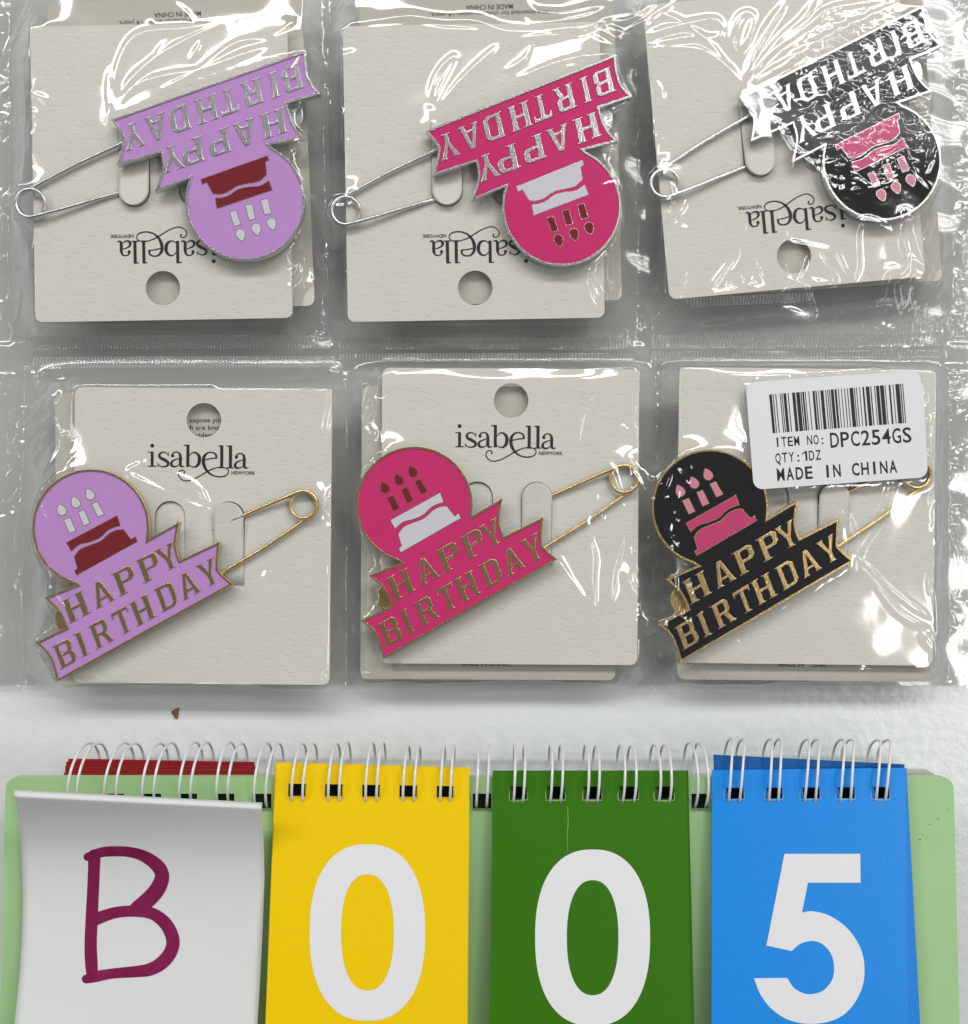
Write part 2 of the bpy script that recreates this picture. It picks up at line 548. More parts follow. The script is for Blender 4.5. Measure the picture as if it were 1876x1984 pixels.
pm_me = line_mesh("MADE IN CHINA", 92, 9.5)
pi_me = line_mesh("Not intended for children under 14 years.", 232, 8.5, 0.005)
pe1_me = line_mesh("This product can expose you to chemicals", 244, 9.0)
pe2_me = line_mesh("including lead which are known to the State", 262, 9.0)
pe3_me = line_mesh("of California, for evidence see warnings", 240, 9.0)
for i, (hx, hy, deg, what) in enumerate(CARDS):
    loc = P(hx, hy, CZ)
    root = empty("pin_card", loc, math.radians(deg))
    tagit(root, "embossed cream display card holding the " + what, "card", "display cards in the front of the pockets")
    put("card_panel", card_me, M["card"], root)
    for k, ax in enumerate(ARX):
        t = put("holding_tab", tab_up if k == 1 else tab_down, M["card"], root)
        t.location = (ax * CU * MM, 0, 0)
        md = t.modifiers.new("thick", 'SOLIDIFY'); md.thickness = 0.00032; md.offset = -1
    put("printed_logo", logo_me, M["ink"], root)
    put("printed_city", ny_me, M["ink"], root)
    contents.append((world_poly(sc(card_outline(), CU), loc, math.radians(deg)), CZ + 0.15))
    bx, by, bd = BACK[i]
    loc = P(bx, by, 5.2)
    root = empty("rear_card", loc, math.radians(bd))
    tagit(root, "plain rear card tucked behind the card of the " + what, "card", "cards turned over behind the front cards")
    put("card_panel", backcard_tall if i < 3 else backcard_me, M["cardback"], root)
    mz = put("printed_origin", pm_me, M["greyink"], root); mz.location = (-6 * CU * MM, -484 * CU * MM, 0)
    if i < 3:
        a = put("printed_warning", pi_me, M["greyink"], root); a.location = (-6 * CU * MM, -471 * CU * MM, 0)
    for k, me in enumerate((pe1_me, pe2_me, pe3_me)):
        if i == 3:
            a = put("printed_notice", me, M["greyink"], root); a.location = (32 * CU * MM, (3.5 - 14.5 * k) * CU * MM, 0)
    contents.append((world_poly(sc(card_outline(), CU), loc, math.radians(bd)), 5.4))


# ------------------------------------------------------------------ pins
PZ = CZ + 0.9                      # underside of the badges
U = 0.035 * (D - PZ - 1.6) / D     # mm per drawing unit
CX0, CY0 = 512.0, 919.0
def q(x, y): return ((x - CX0) * U, -(y - CY0) * U)

def badge_outline():
    pts = []
    def cv(a, c, b, n=5):      # quadratic curve a -> b pulled to c
        for k in range(n):
            t = k / n
            pts.append(((1 - t) ** 2 * a[0] + 2 * t * (1 - t) * c[0] + t * t * b[0], (1 - t) ** 2 * a[1] + 2 * t * (1 - t) * c[1] + t * t * b[1]))
    # from the bottom tip of the long ribbon, counter-clockwise as seen
    pts.append((337, 1777))
    cv((1305, 1222), (1235, 1165), (1218, 1140), 4)
    cv((1218, 1140), (1216, 1070), (1228, 985), 5)
    pts.append((1228, 985))
    cv((1008, 1094), (978, 1030), (984, 990), 4)
    cv((984, 990), (990, 930), (1003, 880), 4)
    pts.append((1003, 880))
    a0 = math.degrees(math.atan2(-(978 - CY0), 828 - CX0)); a1 = math.degrees(math.atan2(-(1238 - CY0), 438 - CX0)) + 360
    pts.append((830, 981))
    nseg = 64
    for k in range(1, nseg):
        a = math.radians(a0 + (a1 - a0) * k / nseg)
        pts.append((CX0 + 323 * math.cos(a), CY0 - 323 * math.sin(a)))
    pts.append((436, 1240))
    cv((260, 1312), (325, 1360), (345, 1395), 4)
    cv((345, 1395), (370, 1440), (384, 1478), 4)
    pts.append((384, 1478))
    cv((215, 1562), (285, 1610), (300, 1650), 5)
    cv((300, 1650), (325, 1710), (337, 1777), 5)
    return [q(*p) for p in pts]

OUT = badge_outline()
if area2(OUT) < 0: OUT = OUT[::-1]
IN = inset(OUT, 10 * U)
T = 1.6
plate_me = solid("plate", [OUT], 0.0, T - 0.22, 0.06)
rim_me = solid("rim", [OUT, inset(OUT, 12 * U)], T - 0.36, T + 0.06, 0.04, 2)
field_me = solid("field", [inset(OUT, 5 * U)], T - 0.25, T - 0.10, 0.0)

LET = {
 'H': (.72, [[(0,0),(.32,0),(.32,.09),(.26,.09),(.26,.42),(.46,.42),(.46,.09),(.40,.09),(.40,0),(.72,0),(.72,.09),(.66,.09),(.66,.91),(.72,.91),(.72,1),(.40,1),(.40,.91),(.46,.91),(.46,.58),(.26,.58),(.26,.91),(.32,.91),(.32,1),(0,1),(0,.91),(.06,.91),(.06,.09),(0,.09)]]),
 'I': (.34, [[(0,0),(.34,0),(.34,.09),(.27,.09),(.27,.91),(.34,.91),(.34,1),(0,1),(0,.91),(.07,.91),(.07,.09),(0,.09)]]),
 'T': (.72, [[(.19,0),(.53,0),(.53,.09),(.46,.09),(.46,.83),(.60,.83),(.62,.70),(.70,.70),(.72,1),(0,1),(.02,.70),(.10,.70),(.12,.83),(.26,.83),(.26,.09),(.19,.09)]]),
 'P': (.68, [[(0,0),(.34,0),(.34,.09),(.27,.09),(.27,.40),(.56,.40),(.68,.52),(.68,.88),(.56,1),(0,1),(0,.91),(.07,.91),(.07,.09),(0,.09)], [(.27,.56),(.27,.84),(.44,.84),(.48,.80),(.48,.60),(.44,.56)]]),
 'R': (.74, [[(0,0),(.33,0),(.33,.09),(.27,.09),(.27,.42),(.36,.42),(.48,.09),(.44,.09),(.44,0),(.74,0),(.74,.09),(.68,.09),(.56,.43),(.66,.53),(.66,.88),(.55,1),(0,1),(0,.91),(.07,.91),(.07,.09),(0,.09)], [(.27,.57),(.27,.84),(.42,.84),(.46,.80),(.46,.61),(.42,.57)]]),
 'B': (.68, [[(0,0),(.56,0),(.68,.12),(.68,.42),(.60,.51),(.67,.6),(.67,.88),(.56,1),(0,1),(0,.91),(.07,.91),(.07,.09),(0,.09)], [(.27,.15),(.27,.42),(.44,.42),(.48,.38),(.48,.19),(.44,.15)], [(.27,.58),(.27,.85),(.43,.85),(.47,.81),(.47,.62),(.43,.58)]]),
 'D': (.70, [[(0,0),(.54,0),(.70,.16),(.70,.84),(.54,1),(0,1),(0,.91),(.07,.91),(.07,.09),(0,.09)], [(.27,.16),(.27,.84),(.44,.84),(.50,.77),(.50,.23),(.44,.16)]]),
 'A': (.76, [[(0,0),(.3,0),(.3,.09),(.25,.09),(.28,.22),(.48,.22),(.51,.09),(.46,.09),(.46,0),(.76,0),(.76,.09),(.71,.09),(.48,1),(.28,1),(.05,.09),(0,.09)], [(.31,.36),(.38,.70),(.45,.36)]]),
 'Y': (.76, [[(.21,0),(.55,0),(.55,.09),(.48,.09),(.48,.38),(.71,.91),(.76,.91),(.76,1),(.46,1),(.46,.91),(.50,.91),(.38,.58),(.26,.91),(.30,.91),(.30,1),(0,1),(0,.91),(.05,.91),(.28,.38),(.28,.09),(.21,.09)]]),
}
def word(p0, ang, slant, h, items):
    eu = (math.cos(math.radians(ang)), -math.sin(math.radians(ang)))
    es = (-math.sin(math.radians(slant)), -math.cos(math.radians(slant)))
    out = []
    for ch, off, wd in items:
        w0, loops = LET[ch]
        lps = []
        for lp in loops:
            lps.append([q(p0[0] + eu[0] * (off + x / w0 * wd) + es[0] * y * h, p0[1] + eu[1] * (off + x / w0 * wd) + es[1] * y * h) for x, y in lp])
        out.append((ch, solid("letter", lps, T - 0.24, T + 0.05, 0.075, 2, 3.6 * U)))
    return out
LETTERS = word((396, 1462), 29.3, 21, 140, [('H', 0, 148), ('A', 172, 130), ('P', 318, 130), ('P', 470, 130), ('Y', 590, 125)]) + \
          word((352, 1716), 30.2, 21, 142, [('B', 0, 118), ('I', 138, 58), ('R', 228, 126), ('T', 372, 112), ('H', 488, 130), ('D', 645, 118), ('A', 782, 122), ('Y', 915, 118)])

def piece(pts, dz=0.0, smooth_n=0):
    lp = [q(*p) for p in pts]
    if area2(lp) < 0: lp = lp[::-1]
    rim_ = solid("edge", [inset(lp, -3.2 * U)], T - 0.2, T - 0.055, 0.0)
    col = solid("piece", [lp], T - 0.2, T - 0.03 + dz, 0.02, 1)
    return rim_, col
wave_hi = spline([(672, 905), (640, 914), (602, 934), (560, 974), (505, 998), (450, 1013), (405, 1050)], 5)
wave_lo = spline([(424, 1082), (455, 1042), (510, 1018), (568, 994), (612, 954), (650, 934), (690, 928)], 5)
CAKE_UP = piece([(380, 1005), (655, 853)] + wave_hi)
CAKE_LO = piece([(443, 1148)] + wave_lo + [(735, 984), (757, 968), (768, 992), (437, 1182), (427, 1160)])
CANDLES = [piece([(362, 880), (395, 867), (428, 938), (395, 952)]), piece([(442, 836), (472, 823), (505, 895), (472, 909)]), piece([(515, 790), (545, 777), (583, 845), (550, 859)])]
def flame(x, y):
    return piece(spline([(x - 18, y - 30), (x + 14, y - 14), (x + 25, y + 8), (x + 12, y + 28), (x - 10, y + 28), (x - 24, y + 10)], 4, True)[0:-1])
FLAMES = [flame(350, 824), flame(427, 780), flame(505, 735)]

def wire_mesh():
    c = (1168.0, 144.0); R = 76.0
    z = 0.45 / U * 1.0
    pts = [(120, -560, 12 + 10), (420, -405, 14 + 6), (713, -246, 10), (960, -95, 8)]
    f0, f1 = -58.4, 474.6
    lo_end = (c[0] + R * math.cos(math.radians(f0)), c[1] + R * math.sin(math.radians(f0)))
    n = 56
    for k in range(n + 1):
        f = math.radians(f0 + (f1 - f0) * k / n)
        pts.append((c[0] + R * math.cos(f), c[1] + R * math.sin(f), 8 + 19 * min(1, max(0, (k - 20) / 20.0))))
    e = pts[-1]
    pts += [(1000, 155, 16), (860, 92, 8), (770, 52, 3), (716, 28, -3), (650, -3, -22), (560, -44, -32)]
    P3 = [(x * U, y * U, zz * U + 0.1) for x, y, zz in pts]
    P3 = [tuple(a) for a in P3]
    return tube(P3, 10.2 * U, 12)
wv, wf = wire_mesh()
wire_me = new_mesh("wire", wv, wf, True)
# clasp: the folded metal cap at the closed end, peeking out between the ribbons
clasp_me = solid("clasp", [[q(*p) for p in spline([(300, 1455), (296, 1415), (318, 1378), (372, 1356), (470, 1330), (560, 1370), (560, 1440), (480, 1478), (380, 1500), (320, 1492)], 4, True)]], -0.75, -0.05, 0.2, 3)

PINS = [
    # circle centre x, y, ribbon direction relative to the drawing (deg clockwise in the picture), wire turn, metal, enamel, cake, candle, label, scale
    (475.0, 389.5, 190.3, -3.3, "silver", "lavender", "darkred", "white", "lavender enamel birthday pin with silver trim and a dark red cake, upside down", 1.025),
    (1088.6, 400.0, 188.0, -1.6, "silver", "pink", "white", "maroon", "hot pink enamel birthday pin with silver trim and a white cake, upside down", 1.02),
    (1709.0, 312.0, 183.2, -1.5, "silver", "black", "rose", "blush", "black enamel birthday pin with silver trim and a pink cake, under glaring creased film", 1.02),
    (176.0, 1022.0, 0.9, 0.0, "gold", "lavender", "darkred", "white", "lavender enamel birthday pin with gold trim and a dark red cake", 1.0),
    (803.0, 978.0, 0.0, 0.0, "gold", "pink", "white", "maroon", "hot pink enamel birthday pin with gold trim and a white cake", 1.0),
    (1376.0, 983.5, -0.6, -1.5, "gold", "black", "rose", "blush", "black enamel birthday pin with gold trim and a pink cake, beside the sticker", 1.0),
]
for (x, y, dr, wr, metal, en, ck, cd, lab, s) in PINS:
    loc = P(x, y, PZ + T); loc = (loc[0], loc[1], PZ)
    rz = -math.radians(dr)
    root = empty("birthday_pin", loc, rz, s)
    tagit(root, lab, "brooch", "enamel birthday pins")
    put("backing_plate", plate_me, M[metal], root)
    put("rim", rim_me, M[metal], root)
    put("enamel_field", field_me, M[en], root)
    for ch, me in LETTERS:
        put("letter", me, M[metal], root)
    for nm, (r_, c_), mm in [("cake_icing", CAKE_UP, ck), ("cake_base", CAKE_LO, ck)] + [("candle", a, cd) for a in CANDLES] + [("flame", a, cd) for a in FLAMES]:
        o = put(nm, c_, M[mm], root)
        put("metal_edge", r_, M[metal], o)
    wo = put("safety_pin_wire", wire_me, M[metal], root)
    wo.location = (0, 0, (CZ + 0.32 - PZ) * MM)
    wo.rotation_euler = (0, 0, -math.radians(wr))
    put("clasp", clasp_me, M[metal], root)
    contents.append((world_poly(OUT, loc, rz, s), PZ + T + 0.2))
    cc = [((1168 + 95 * math.cos(a)) * U, (144 + 95 * math.sin(a)) * U) for a in np.linspace(0, 6.28, 24)]
    contents.append((world_poly(cc, loc, rz - math.radians(wr), s), CZ + 1.35))
    contents.append((world_poly([(700 * U, -250 * U), (1200 * U, 60 * U), (1130 * U, 225 * U), (720 * U, 60 * U)], loc, rz - math.radians(wr), s), CZ + 1.15))

# ------------------------------------------------------------------ film
G = 0.22                                     # grid pitch, mm
FX0, FX1 = P(-14, 0, 1)[0], P(1890, 0, 1)[0]
FY0, FY1 = P(0, 1334, 1)[1], P(0, -18, 1)[1]
NX, NY = int((FX1 - FX0) / G) + 1, int((FY1 - FY0) / G) + 1
gx = FX0 + np.arange(NX) * G
gy = FY0 + np.arange(NY) * G
K = 4                                        # coarse grid = K fine steps
cxs, cys = gx[::K], gy[::K]
CXX, CYY = np.meshgrid(cxs, cys)

def inside(poly, X, Y):
    r = np.zeros(X.shape, bool)
    n = len(poly)
    for i in range(n):
        x1, y1 = poly[i]; x2, y2 = poly[(i + 1) % n]
        if y1 == y2: continue
        c = ((y1 > Y) != (y2 > Y)) & (X < (x2 - x1) * (Y - y1) / (y2 - y1) + x1)
        r ^= c
    return r

def wx(px): return P(px, 0, 2)[0]
def wy(py): return P(0, py, 2)[1]
MIDY = wy(684)
top_seals = [wx(12), wx(630), wx(1237), wx(1852)]
bot_seals = [wx(40), wx(674), wx(1271), wx(1848)]
floor_h = np.full(CXX.shape, 0.9)
for poly, h in contents:
    mk = inside(poly, CXX, CYY)
    floor_h[mk] = np.maximum(floor_h[mk], h)
pd_ = np.pad(floor_h, 1, mode='edge')
floor_h = np.max([pd_[a:a + floor_h.shape[0], b:b + floor_h.shape[1]] for a in range(3) for b in range(3)], axis=0)
pin_mask = np.zeros(CXX.shape, bool)
for band in (-1, 1):
    row = (CYY < MIDY) if band < 0 else (CYY >= MIDY)
    for s_ in (bot_seals if band < 0 else top_seals):
        pin_mask |= row & (np.abs(CXX - s_) < 0.9)
    pin_mask |= row & ((CXX < (bot_seals if band < 0 else top_seals)[0]) | (CXX > (bot_seals if band < 0 else top_seals)[-1]))
pin_mask |= np.abs(CYY - MIDY) < 2.3
pin_mask[0, :] = True
pin_mask[-1, :] = False
low = np.where(np.abs(CYY - MIDY) < 2.3, 1.6, 1.0)
fixed = pin_mask & (floor_h < 1.5)
zc = np.where(fixed, low, np.maximum(floor_h, 4.0))
for it in range(900):
    zn = np.pad(zc, 1, mode='edge')
    av = (zn[:-2, 1:-1] + zn[2:, 1:-1] + zn[1:-1, :-2] + zn[1:-1, 2:]) / 4
    zc = np.where(fixed, low, np.maximum(av, floor_h))

def up(a):
    """bilinear coarse -> fine"""
    fi = np.clip((gy - FY0) / (G * K), 0, a.shape[0] - 1.0001); fj = np.clip((gx - FX0) / (G * K), 0, a.shape[1] - 1.0001)
    i0, j0 = fi.astype(int), fj.astype(int)
    u, v = (fi - i0)[:, None], (fj - j0)[None, :]
    return a[i0][:, j0] * (1 - u) * (1 - v) + a[i0 + 1][:, j0] * u * (1 - v) + a[i0][:, j0 + 1] * (1 - u) * v + a[i0 + 1][:, j0 + 1] * u * v

def blur(a, n):
    for _ in range(n):
        b = np.pad(a, 1, mode='edge')
        a = (b[:-2, 1:-1] + b[2:, 1:-1] + b[1:-1, :-2] + b[1:-1, 2:] + 2 * b[1:-1, 1:-1]) / 6
    return a

ZF = blur(up(zc), 8)

def noise(scale_mm, seed, ax=1.0, ay=1.0):
    """smooth random field, about -1..1, features of the given size"""
    r = np.random.default_rng(seed)
    n = r.standard_normal((NY, NX))
    ky = np.fft.fftfreq(NY, G)[:, None] * ay; kx = np.fft.rfftfreq(NX, G)[None, :] * ax
    f = np.exp(-((kx * kx + ky * ky) * (scale_mm * 1.6) ** 2))
    s_ = np.fft.irfft2(np.fft.rfft2(n) * f, s=(NY, NX))
    return s_ / (s_.std() * 2.0)

GX, GY = np.meshgrid(gx, gy)
def z1(x, y): return (.35 * x, .35 * y)
def z2(x, y): return (623.8 + .35 * x, .35 * y)
def z3(x, y): return (1219.3 + .35 * x, .35 * y)
def z4(x, y): return (.3675 * x, 656.6 + .3675 * y)
def z5(x, y): return (623.8 + .35 * x, 656.6 + .35 * y)
def z6(x, y): return (1219.3 + .35 * x, 656.6 + .35 * y)

# folds and creases of the film: (pocket view, width mm, height mm, points)
CREASES = [
 (z1, .60, .40, [(660,520),(640,420),(655,330),(700,230),(760,180),(850,160),(990,155),(1100,140),(1215,120)]),
 (z1, .50, .32, [(665,530),(740,420),(880,300),(1080,190),(1210,125)]),
 (z1, .50, .26, [(640,600),(760,470),(920,420),(1100,390),(1300,320),(1540,230)]),
 (z1, .45, .22, [(900,500),(1100,390),(1300,235),(1500,200)]),
 (z1, .40, .26, [(960,0),(1040,80),(1105,210),(1060,330)]),
 (z1, .55, .36, [(620,620),(600,500),(600,380)]),
 (z1, .35, .22, [(690,500),(790,400),(920,210)]),
 (z1, .55, .36, [(110,160),(75,330),(100,560),(90,900),(110,1100)]),
 (z1, .45, .30, [(1670,590),(1700,800),(1720,1000),(1700,1180)]),
 (z1, .45, .30, [(1690,1230),(1790,1180),(1760,1220),(1640,1560)]),
 (z1, .45, .30, [(1740,960),(1750,1040),(1700,1080)]),
 (z1, .45, .30, [(1740,1290),(1800,1450),(1850,1530)]),
 (z1, .5, .35, [(820,120),(860,160),(960,160)]),
 (z2, .85, .60, [(170,95),(300,85),(480,75),(680,100),(850,110),(1000,165),(1160,170),(1350,150),(1480,130),(1600,60),(1870,-10)]),
 (z2, .70, .45, [(200,135),(480,120),(700,150),(900,165),(1040,200),(1200,195),(1470,150)]),
 (z2, .60, .40, [(1140,0),(1200,50),(1330,55),(1470,20),(1560,-10)]),
 (z2, .60, .45, [(1480,140),(1560,190),(1640,210),(1720,130),(1870,60)]),
 (z2, .45, .32, [(610,620),(610,480),(650,380),(720,310),(735,320),(700,400),(640,520),(605,640)]),
 (z2, .40, .25, [(640,600),(780,430),(1010,210)]),
 (z2, .35, .22, [(1130,95),(1165,190),(1130,310),(1030,385)]),
 (z2, .35, .22, [(1085,435),(1300,350),(1450,310),(1600,300)]),
 (z2, .45, .30, [(1630,290),(1640,380),(1690,470)]),
 (z2, .55, .38, [(85,310),(45,420),(40,600),(50,760)]),
 (z2, .45, .30, [(40,1290),(30,1380),(70,1520)]),
 (z2, .50, .40, [(1530,1700),(1480,1600),(1470,1520),(1540,1560),(1600,1640),(1630,1600),(1615,1450),(1600,1300)]),
 (z2, .40, .28, [(1650,860),(1660,980),(1655,1200),(1620,1330)]),
 (z2, .6, .4, [(0,270),(80,290),(170,270)]),
 (z2, .6, .4, [(600,690),(605,600)]),
 (z3, .60, .42, [(0,250),(200,245),(400,265),(540,370),(625,490)]),
 (z3, .60, .42, [(0,235),(150,160),(350,110),(480,95),(515,150),(480,200),(350,190),(100,230)]),
 (z3, .55, .40, [(110,30),(260,80),(420,200),(520,330),(600,420)]),
 (z3, .55, .40, [(600,300),(570,200),(600,100),(650,60),(690,90),(660,200),(620,290)]),
 (z3, .55, .45, [(640,480),(660,380),(720,230),(800,100),(870,0)]),
 (z3, .50, .40, [(650,470),(700,380),(830,220),(960,100),(1030,-10)]),
 (z3, .50, .38, [(660,460),(780,290),(980,150),(1100,60),(1300,20),(1470,-10)]),
 (z3, .50, .36, [(660,470),(850,360),(1100,200),(1400,60),(1480,20)]),
 (z3, .60, .45, [(-200,60),(0,80),(130,0)]),
 (z3, .60, .45, [(-150,110),(0,150),(100,90),(240,-10)]),
 (z3, .50, .40, [(710,1020),(790,1150),(850,1240),(880,1330),(1000,1360),(1130,1400),(1220,1520),(1270,1480),(1255,1290),(1300,1230),(1400,1260),(1540,1340)]),
 (z3, .55, .42, [(600,1220),(600,1380),(520,1500),(430,1620)]),
 (z3, .55, .42, [(640,1180),(640,1330),(690,1430),(750,1550)]),
 (z3, .55, .42, [(430,1630),(560,1600),(750,1555)]),
 (z3, .40, .30, [(510,1520),(540,1480),(560,1530),(520,1580)]),
 (z3, .40, .30, [(630,1480),(670,1450),(690,1510),(650,1560),(620,1530),(630,1480)]),
 (z3, .60, .50, [(870,1380),(865,1480),(890,1540),(940,1530),(1000,1390),(1100,1480),(1140,1540),(1060,1560),(960,1500)]),
 (z3, .60, .50, [(870,1700),(860,1600),(960,1560),(1010,1640),(1050,1740),(980,1730),(960,1690)]),
 (z3, .70, .60, [(1510,1180),(1490,1350),(1530,1460),(1430,1500),(1400,1640),(1350,1690)]),
 (z3, .60, .50, [(1540,1180),(1600,1330),(1650,1450),(1580,1420),(1570,1500),(1490,1560),(1530,1660)]),
 (z3, .60, .45, [(250,1760),(500,1740),(870,1700),(1100,1740),(1450,1660),(1550,1655)]),
 (z3, .45, .35, [(1690,560),(1660,750),(1640,850),(1600,960)]),
 (z3, .45, .35, [(1700,1200),(1660,1320),(1600,1360)]),
 (z3, .45, .35, [(250,1060),(210,1160),(260,1180),(320,1110)]),
 (z3, .45, .30, [(290,1130),(245,1210),(240,1420)]),
 (z3, .45, .35, [(330,1500),(280,1600),(270,1640)]),
 (z3, .45, .35, [(800,690),(880,830),(960,880),(1060,980),(1150,1080)]),
 (z3, .60, .45, [(1240,640),(1250,760),(1300,900),(1350,980)]),
 (z3, .60, .45, [(1460,600),(1470,760),(1480,840),(1560,980),(1650,1080)]),
 (z4, .45, .34, [(670,680),(705,580),(750,650),(690,690),(700,725),(800,775),(950,850),(1050,890),(1092,885),(1050,790),(960,730),(820,690),(740,655)]),
 (z4, .45, .32, [(1700,240),(1745,290),(1710,450),(1680,680),(1655,790)]),
 (z4, .55, .40, [(1500,170),(1650,140),(1800,110)]),
 (z4, .70, .50, [(1580,225),(1700,215),(1876,180)]),
 (z4, .45, .34, [(1700,1300),(1725,1285),(1740,1480),(1755,1620)]),
 (z4, .50, .38, [(285,500),(230,650),(170,760),(220,800)]),
 (z4, .45, .34, [(290,530),(225,600),(200,770)]),
 (z4, .50, .36, [(390,600),(350,650),(370,560)]),
 (z4, .40, .30, [(1385,1210),(1372,1255),(1402,1283)]),
 (z4, .60, .50, [(0,1860),(60,1800),(140,1760),(130,1820),(40,1870)]),
 (z4, .50, .40, [(100,1690),(130,1750),(220,1690),(230,1640)]),
 (z4, .45, .34, [(140,1540),(150,1640),(110,1720)]),
 (z4, .45, .34, [(490,215),(505,180)]),
 (z4, .5, .36, [(150,150),(230,180),(300,170),(400,185)]),
 (z5, 1.5, .76, [(150,275),(330,240),(460,205),(700,212),(1050,235),(1400,222),(1760,212)]),
 (z5, .8, .6, [(-60,255),(60,240),(180,240),(330,200),(460,165)]),
 (z5, .50, .36, [(0,250),(40,290),(20,430),(-10,560)]),
 (z5, .45, .30, [(1580,255),(1490,340),(1430,470),(1410,720)]),
 (z5, .65, .48, [(1800,170),(1755,300),(1740,350),(1730,480),(1750,560)]),
 (z5, .50, .34, [(1530,870),(1460,1020),(1500,1200),(1495,1330),(1515,1480),(1595,1440),(1620,1280),(1700,950),(1740,760)]),
 (z5, .55, .40, [(1590,700),(1640,840),(1670,950)]),
 (z5, .45, .30, [(1520,870),(1550,990)]),
 (z5, .35, .22, [(1310,1225),(1380,1330),(1460,1440)]),
 (z5, .50, .36, [(1650,1290),(1740,1400),(1860,1505),(1860,1440),(1760,1260)]),
 (z5, .45, .34, [(1700,1150),(1770,1300),(1820,1420)]),
 (z5, .50, .36, [(0,1370),(35,1350),(50,1600),(70,1700),(150,1590),(230,1680)]),
 (z5, .45, .34, [(150,1600),(250,1700),(290,1790)]),
 (z5, .45, .34, [(60,1740),(160,1760),(290,1800)]),
 (z5, .50, .36, [(550,1805),(700,1825),(840,1830)]),
 (z5, .35, .26, [(270,370),(180,560),(130,780)]),
 (z5, .35, .26, [(330,330),(240,440),(160,520)]),
 (z5, .40, .30, [(130,310),(150,420),(110,480)]),
 (z5, .40, .30, [(1800,680),(1870,820)]),
 (z6, 1.4, .72, [(235,190),(330,198),(600,198),(900,204),(1300,206),(1690,196)]),
 (z6, .50, .40, [(150,110),(205,185),(240,130)]),
 (z6, .55, .42, [(1485,780),(1430,870),(1380,1000),(1285,1140),(1270,1195)]),
 (z6, .45, .36, [(1445,790),(1360,950),(1270,1150)]),
 (z6, .45, .34, [(1270,1200),(1235,1080),(1205,980)]),
 (z6, .45, .30, [(1290,1250),(1420,1420),(1520,1530),(1690,1620)]),
 (z6, .40, .25, [(1290,1240),(1500,1420),(1690,1560)]),
 (z6, .45, .34, [(1690,140),(1610,180),(1640,190)]),
 (z6, .65, .48, [(95,150),(50,300),(30,420),(40,520)]),
 (z6, .45, .34, [(150,160),(175,400),(190,560),(180,660)]),
 (z6, .35, .25, [(265,270),(215,390),(170,460)]),
 (z6, .50, .40, [(90,690),(130,760),(165,800)]),
 (z6, .50, .40, [(40,1240),(100,1330),(160,1500),(100,1400)]),
 (z6, .50, .40, [(450,1800),(650,1810),(900,1830),(1250,1840),(1330,1860),(1250,1885),(900,1870)]),
 (z6, .45, .34, [(1655,290),(1660,340)]), (z6, .45, .34, [(1665,420),(1660,560)]),
 (z6, .45, .34, [(1745,220),(1770,300)]), (z6, .45, .34, [(1735,390),(1760,410)]),
 (z6, .40, .30, [(1715,840),(1725,900),(1710,960),(1720,1020)]),
 (z6, .50, .38, [(1700,1330),(1740,1500),(1750,1640),(1770,1760)]),
 (z6, .45, .34, [(1790,130),(1830,400),(1790,700),(1820,900),(1780,1300),(1800,1600)]),
]
rc = random.Random(33)
def zid(x, y): return (x, y)
for row_, xs_ in ((0, (14, 36, 600, 640, 655, 1215, 1250, 1275, 1815, 1850)), (1, (20, 70, 95, 650, 690, 715, 1245, 1285, 1305, 1820, 1850))):
    for _ in range(150):      # short stray creases along the seams and margins
        x = rc.choice(xs_) + rc.gauss(0, 14)
        y = rc.uniform(-5, 640) if row_ == 0 else rc.uniform(715, 1325)
        a = rc.gauss(math.pi / 2, 0.75); l = rc.uniform(12, 75); bend = rc.gauss(0, 0.5)
        CREASES.append((zid, rc.uniform(.28, .48), rc.uniform(.16, .34), [(x, y), (x + l / 2 * math.cos(a), y + l / 2 * math.sin(a)), (x + l / 2 * math.cos(a) + l / 2 * math.cos(a + bend), y + l / 2 * math.sin(a) + l / 2 * math.sin(a + bend))]))
RID = np.zeros((NY, NX))
crease_paths = []
for fn, wd, ht, pts in CREASES:
    wd, ht = wd * 1.35, ht * 1.25
    path = []
    for p in spline([fn(*a) for a in pts], 10):
        X, Y, _ = P(p[0], p[1], 9.0)
        path.append((X, Y))
    # resample densely
    dense = []
    for a, b in zip(path, path[1:]):
        n = max(1, int(math.hypot(b[0] - a[0], b[1] - a[1]) / 0.14))
        for k in range(n): dense.append((a[0] + (b[0] - a[0]) * k / n, a[1] + (b[1] - a[1]) * k / n))
    dense.append(path[-1])
    ln = len(dense)
    rr = int(3 * wd / G) + 1
    ph = random.random() * 6
    for i, (X, Y) in enumerate(dense):
        tp = min(1.0, (i + 3) / (ln * 0.18 + 3), (ln - i + 3) / (ln * 0.18 + 3)) * (0.8 + 0.2 * math.sin(i * 0.06 + ph))
        j, k_ = int((X - FX0) / G), int((Y - FY0) / G)
        j0, j1, k0, k1 = max(0, j - rr), min(NX, j + rr + 1), max(0, k_ - rr), min(NY, k_ + rr + 1)
        if j0 >= j1 or k0 >= k1: continue
        d2 = (GX[k0:k1, j0:j1] - X) ** 2 + (GY[k0:k1, j0:j1] - Y) ** 2
        v = ht * tp * np.exp(-d2 / wd ** 2)
        RID[k0:k1, j0:j1] = np.maximum(RID[k0:k1, j0:j1], v)

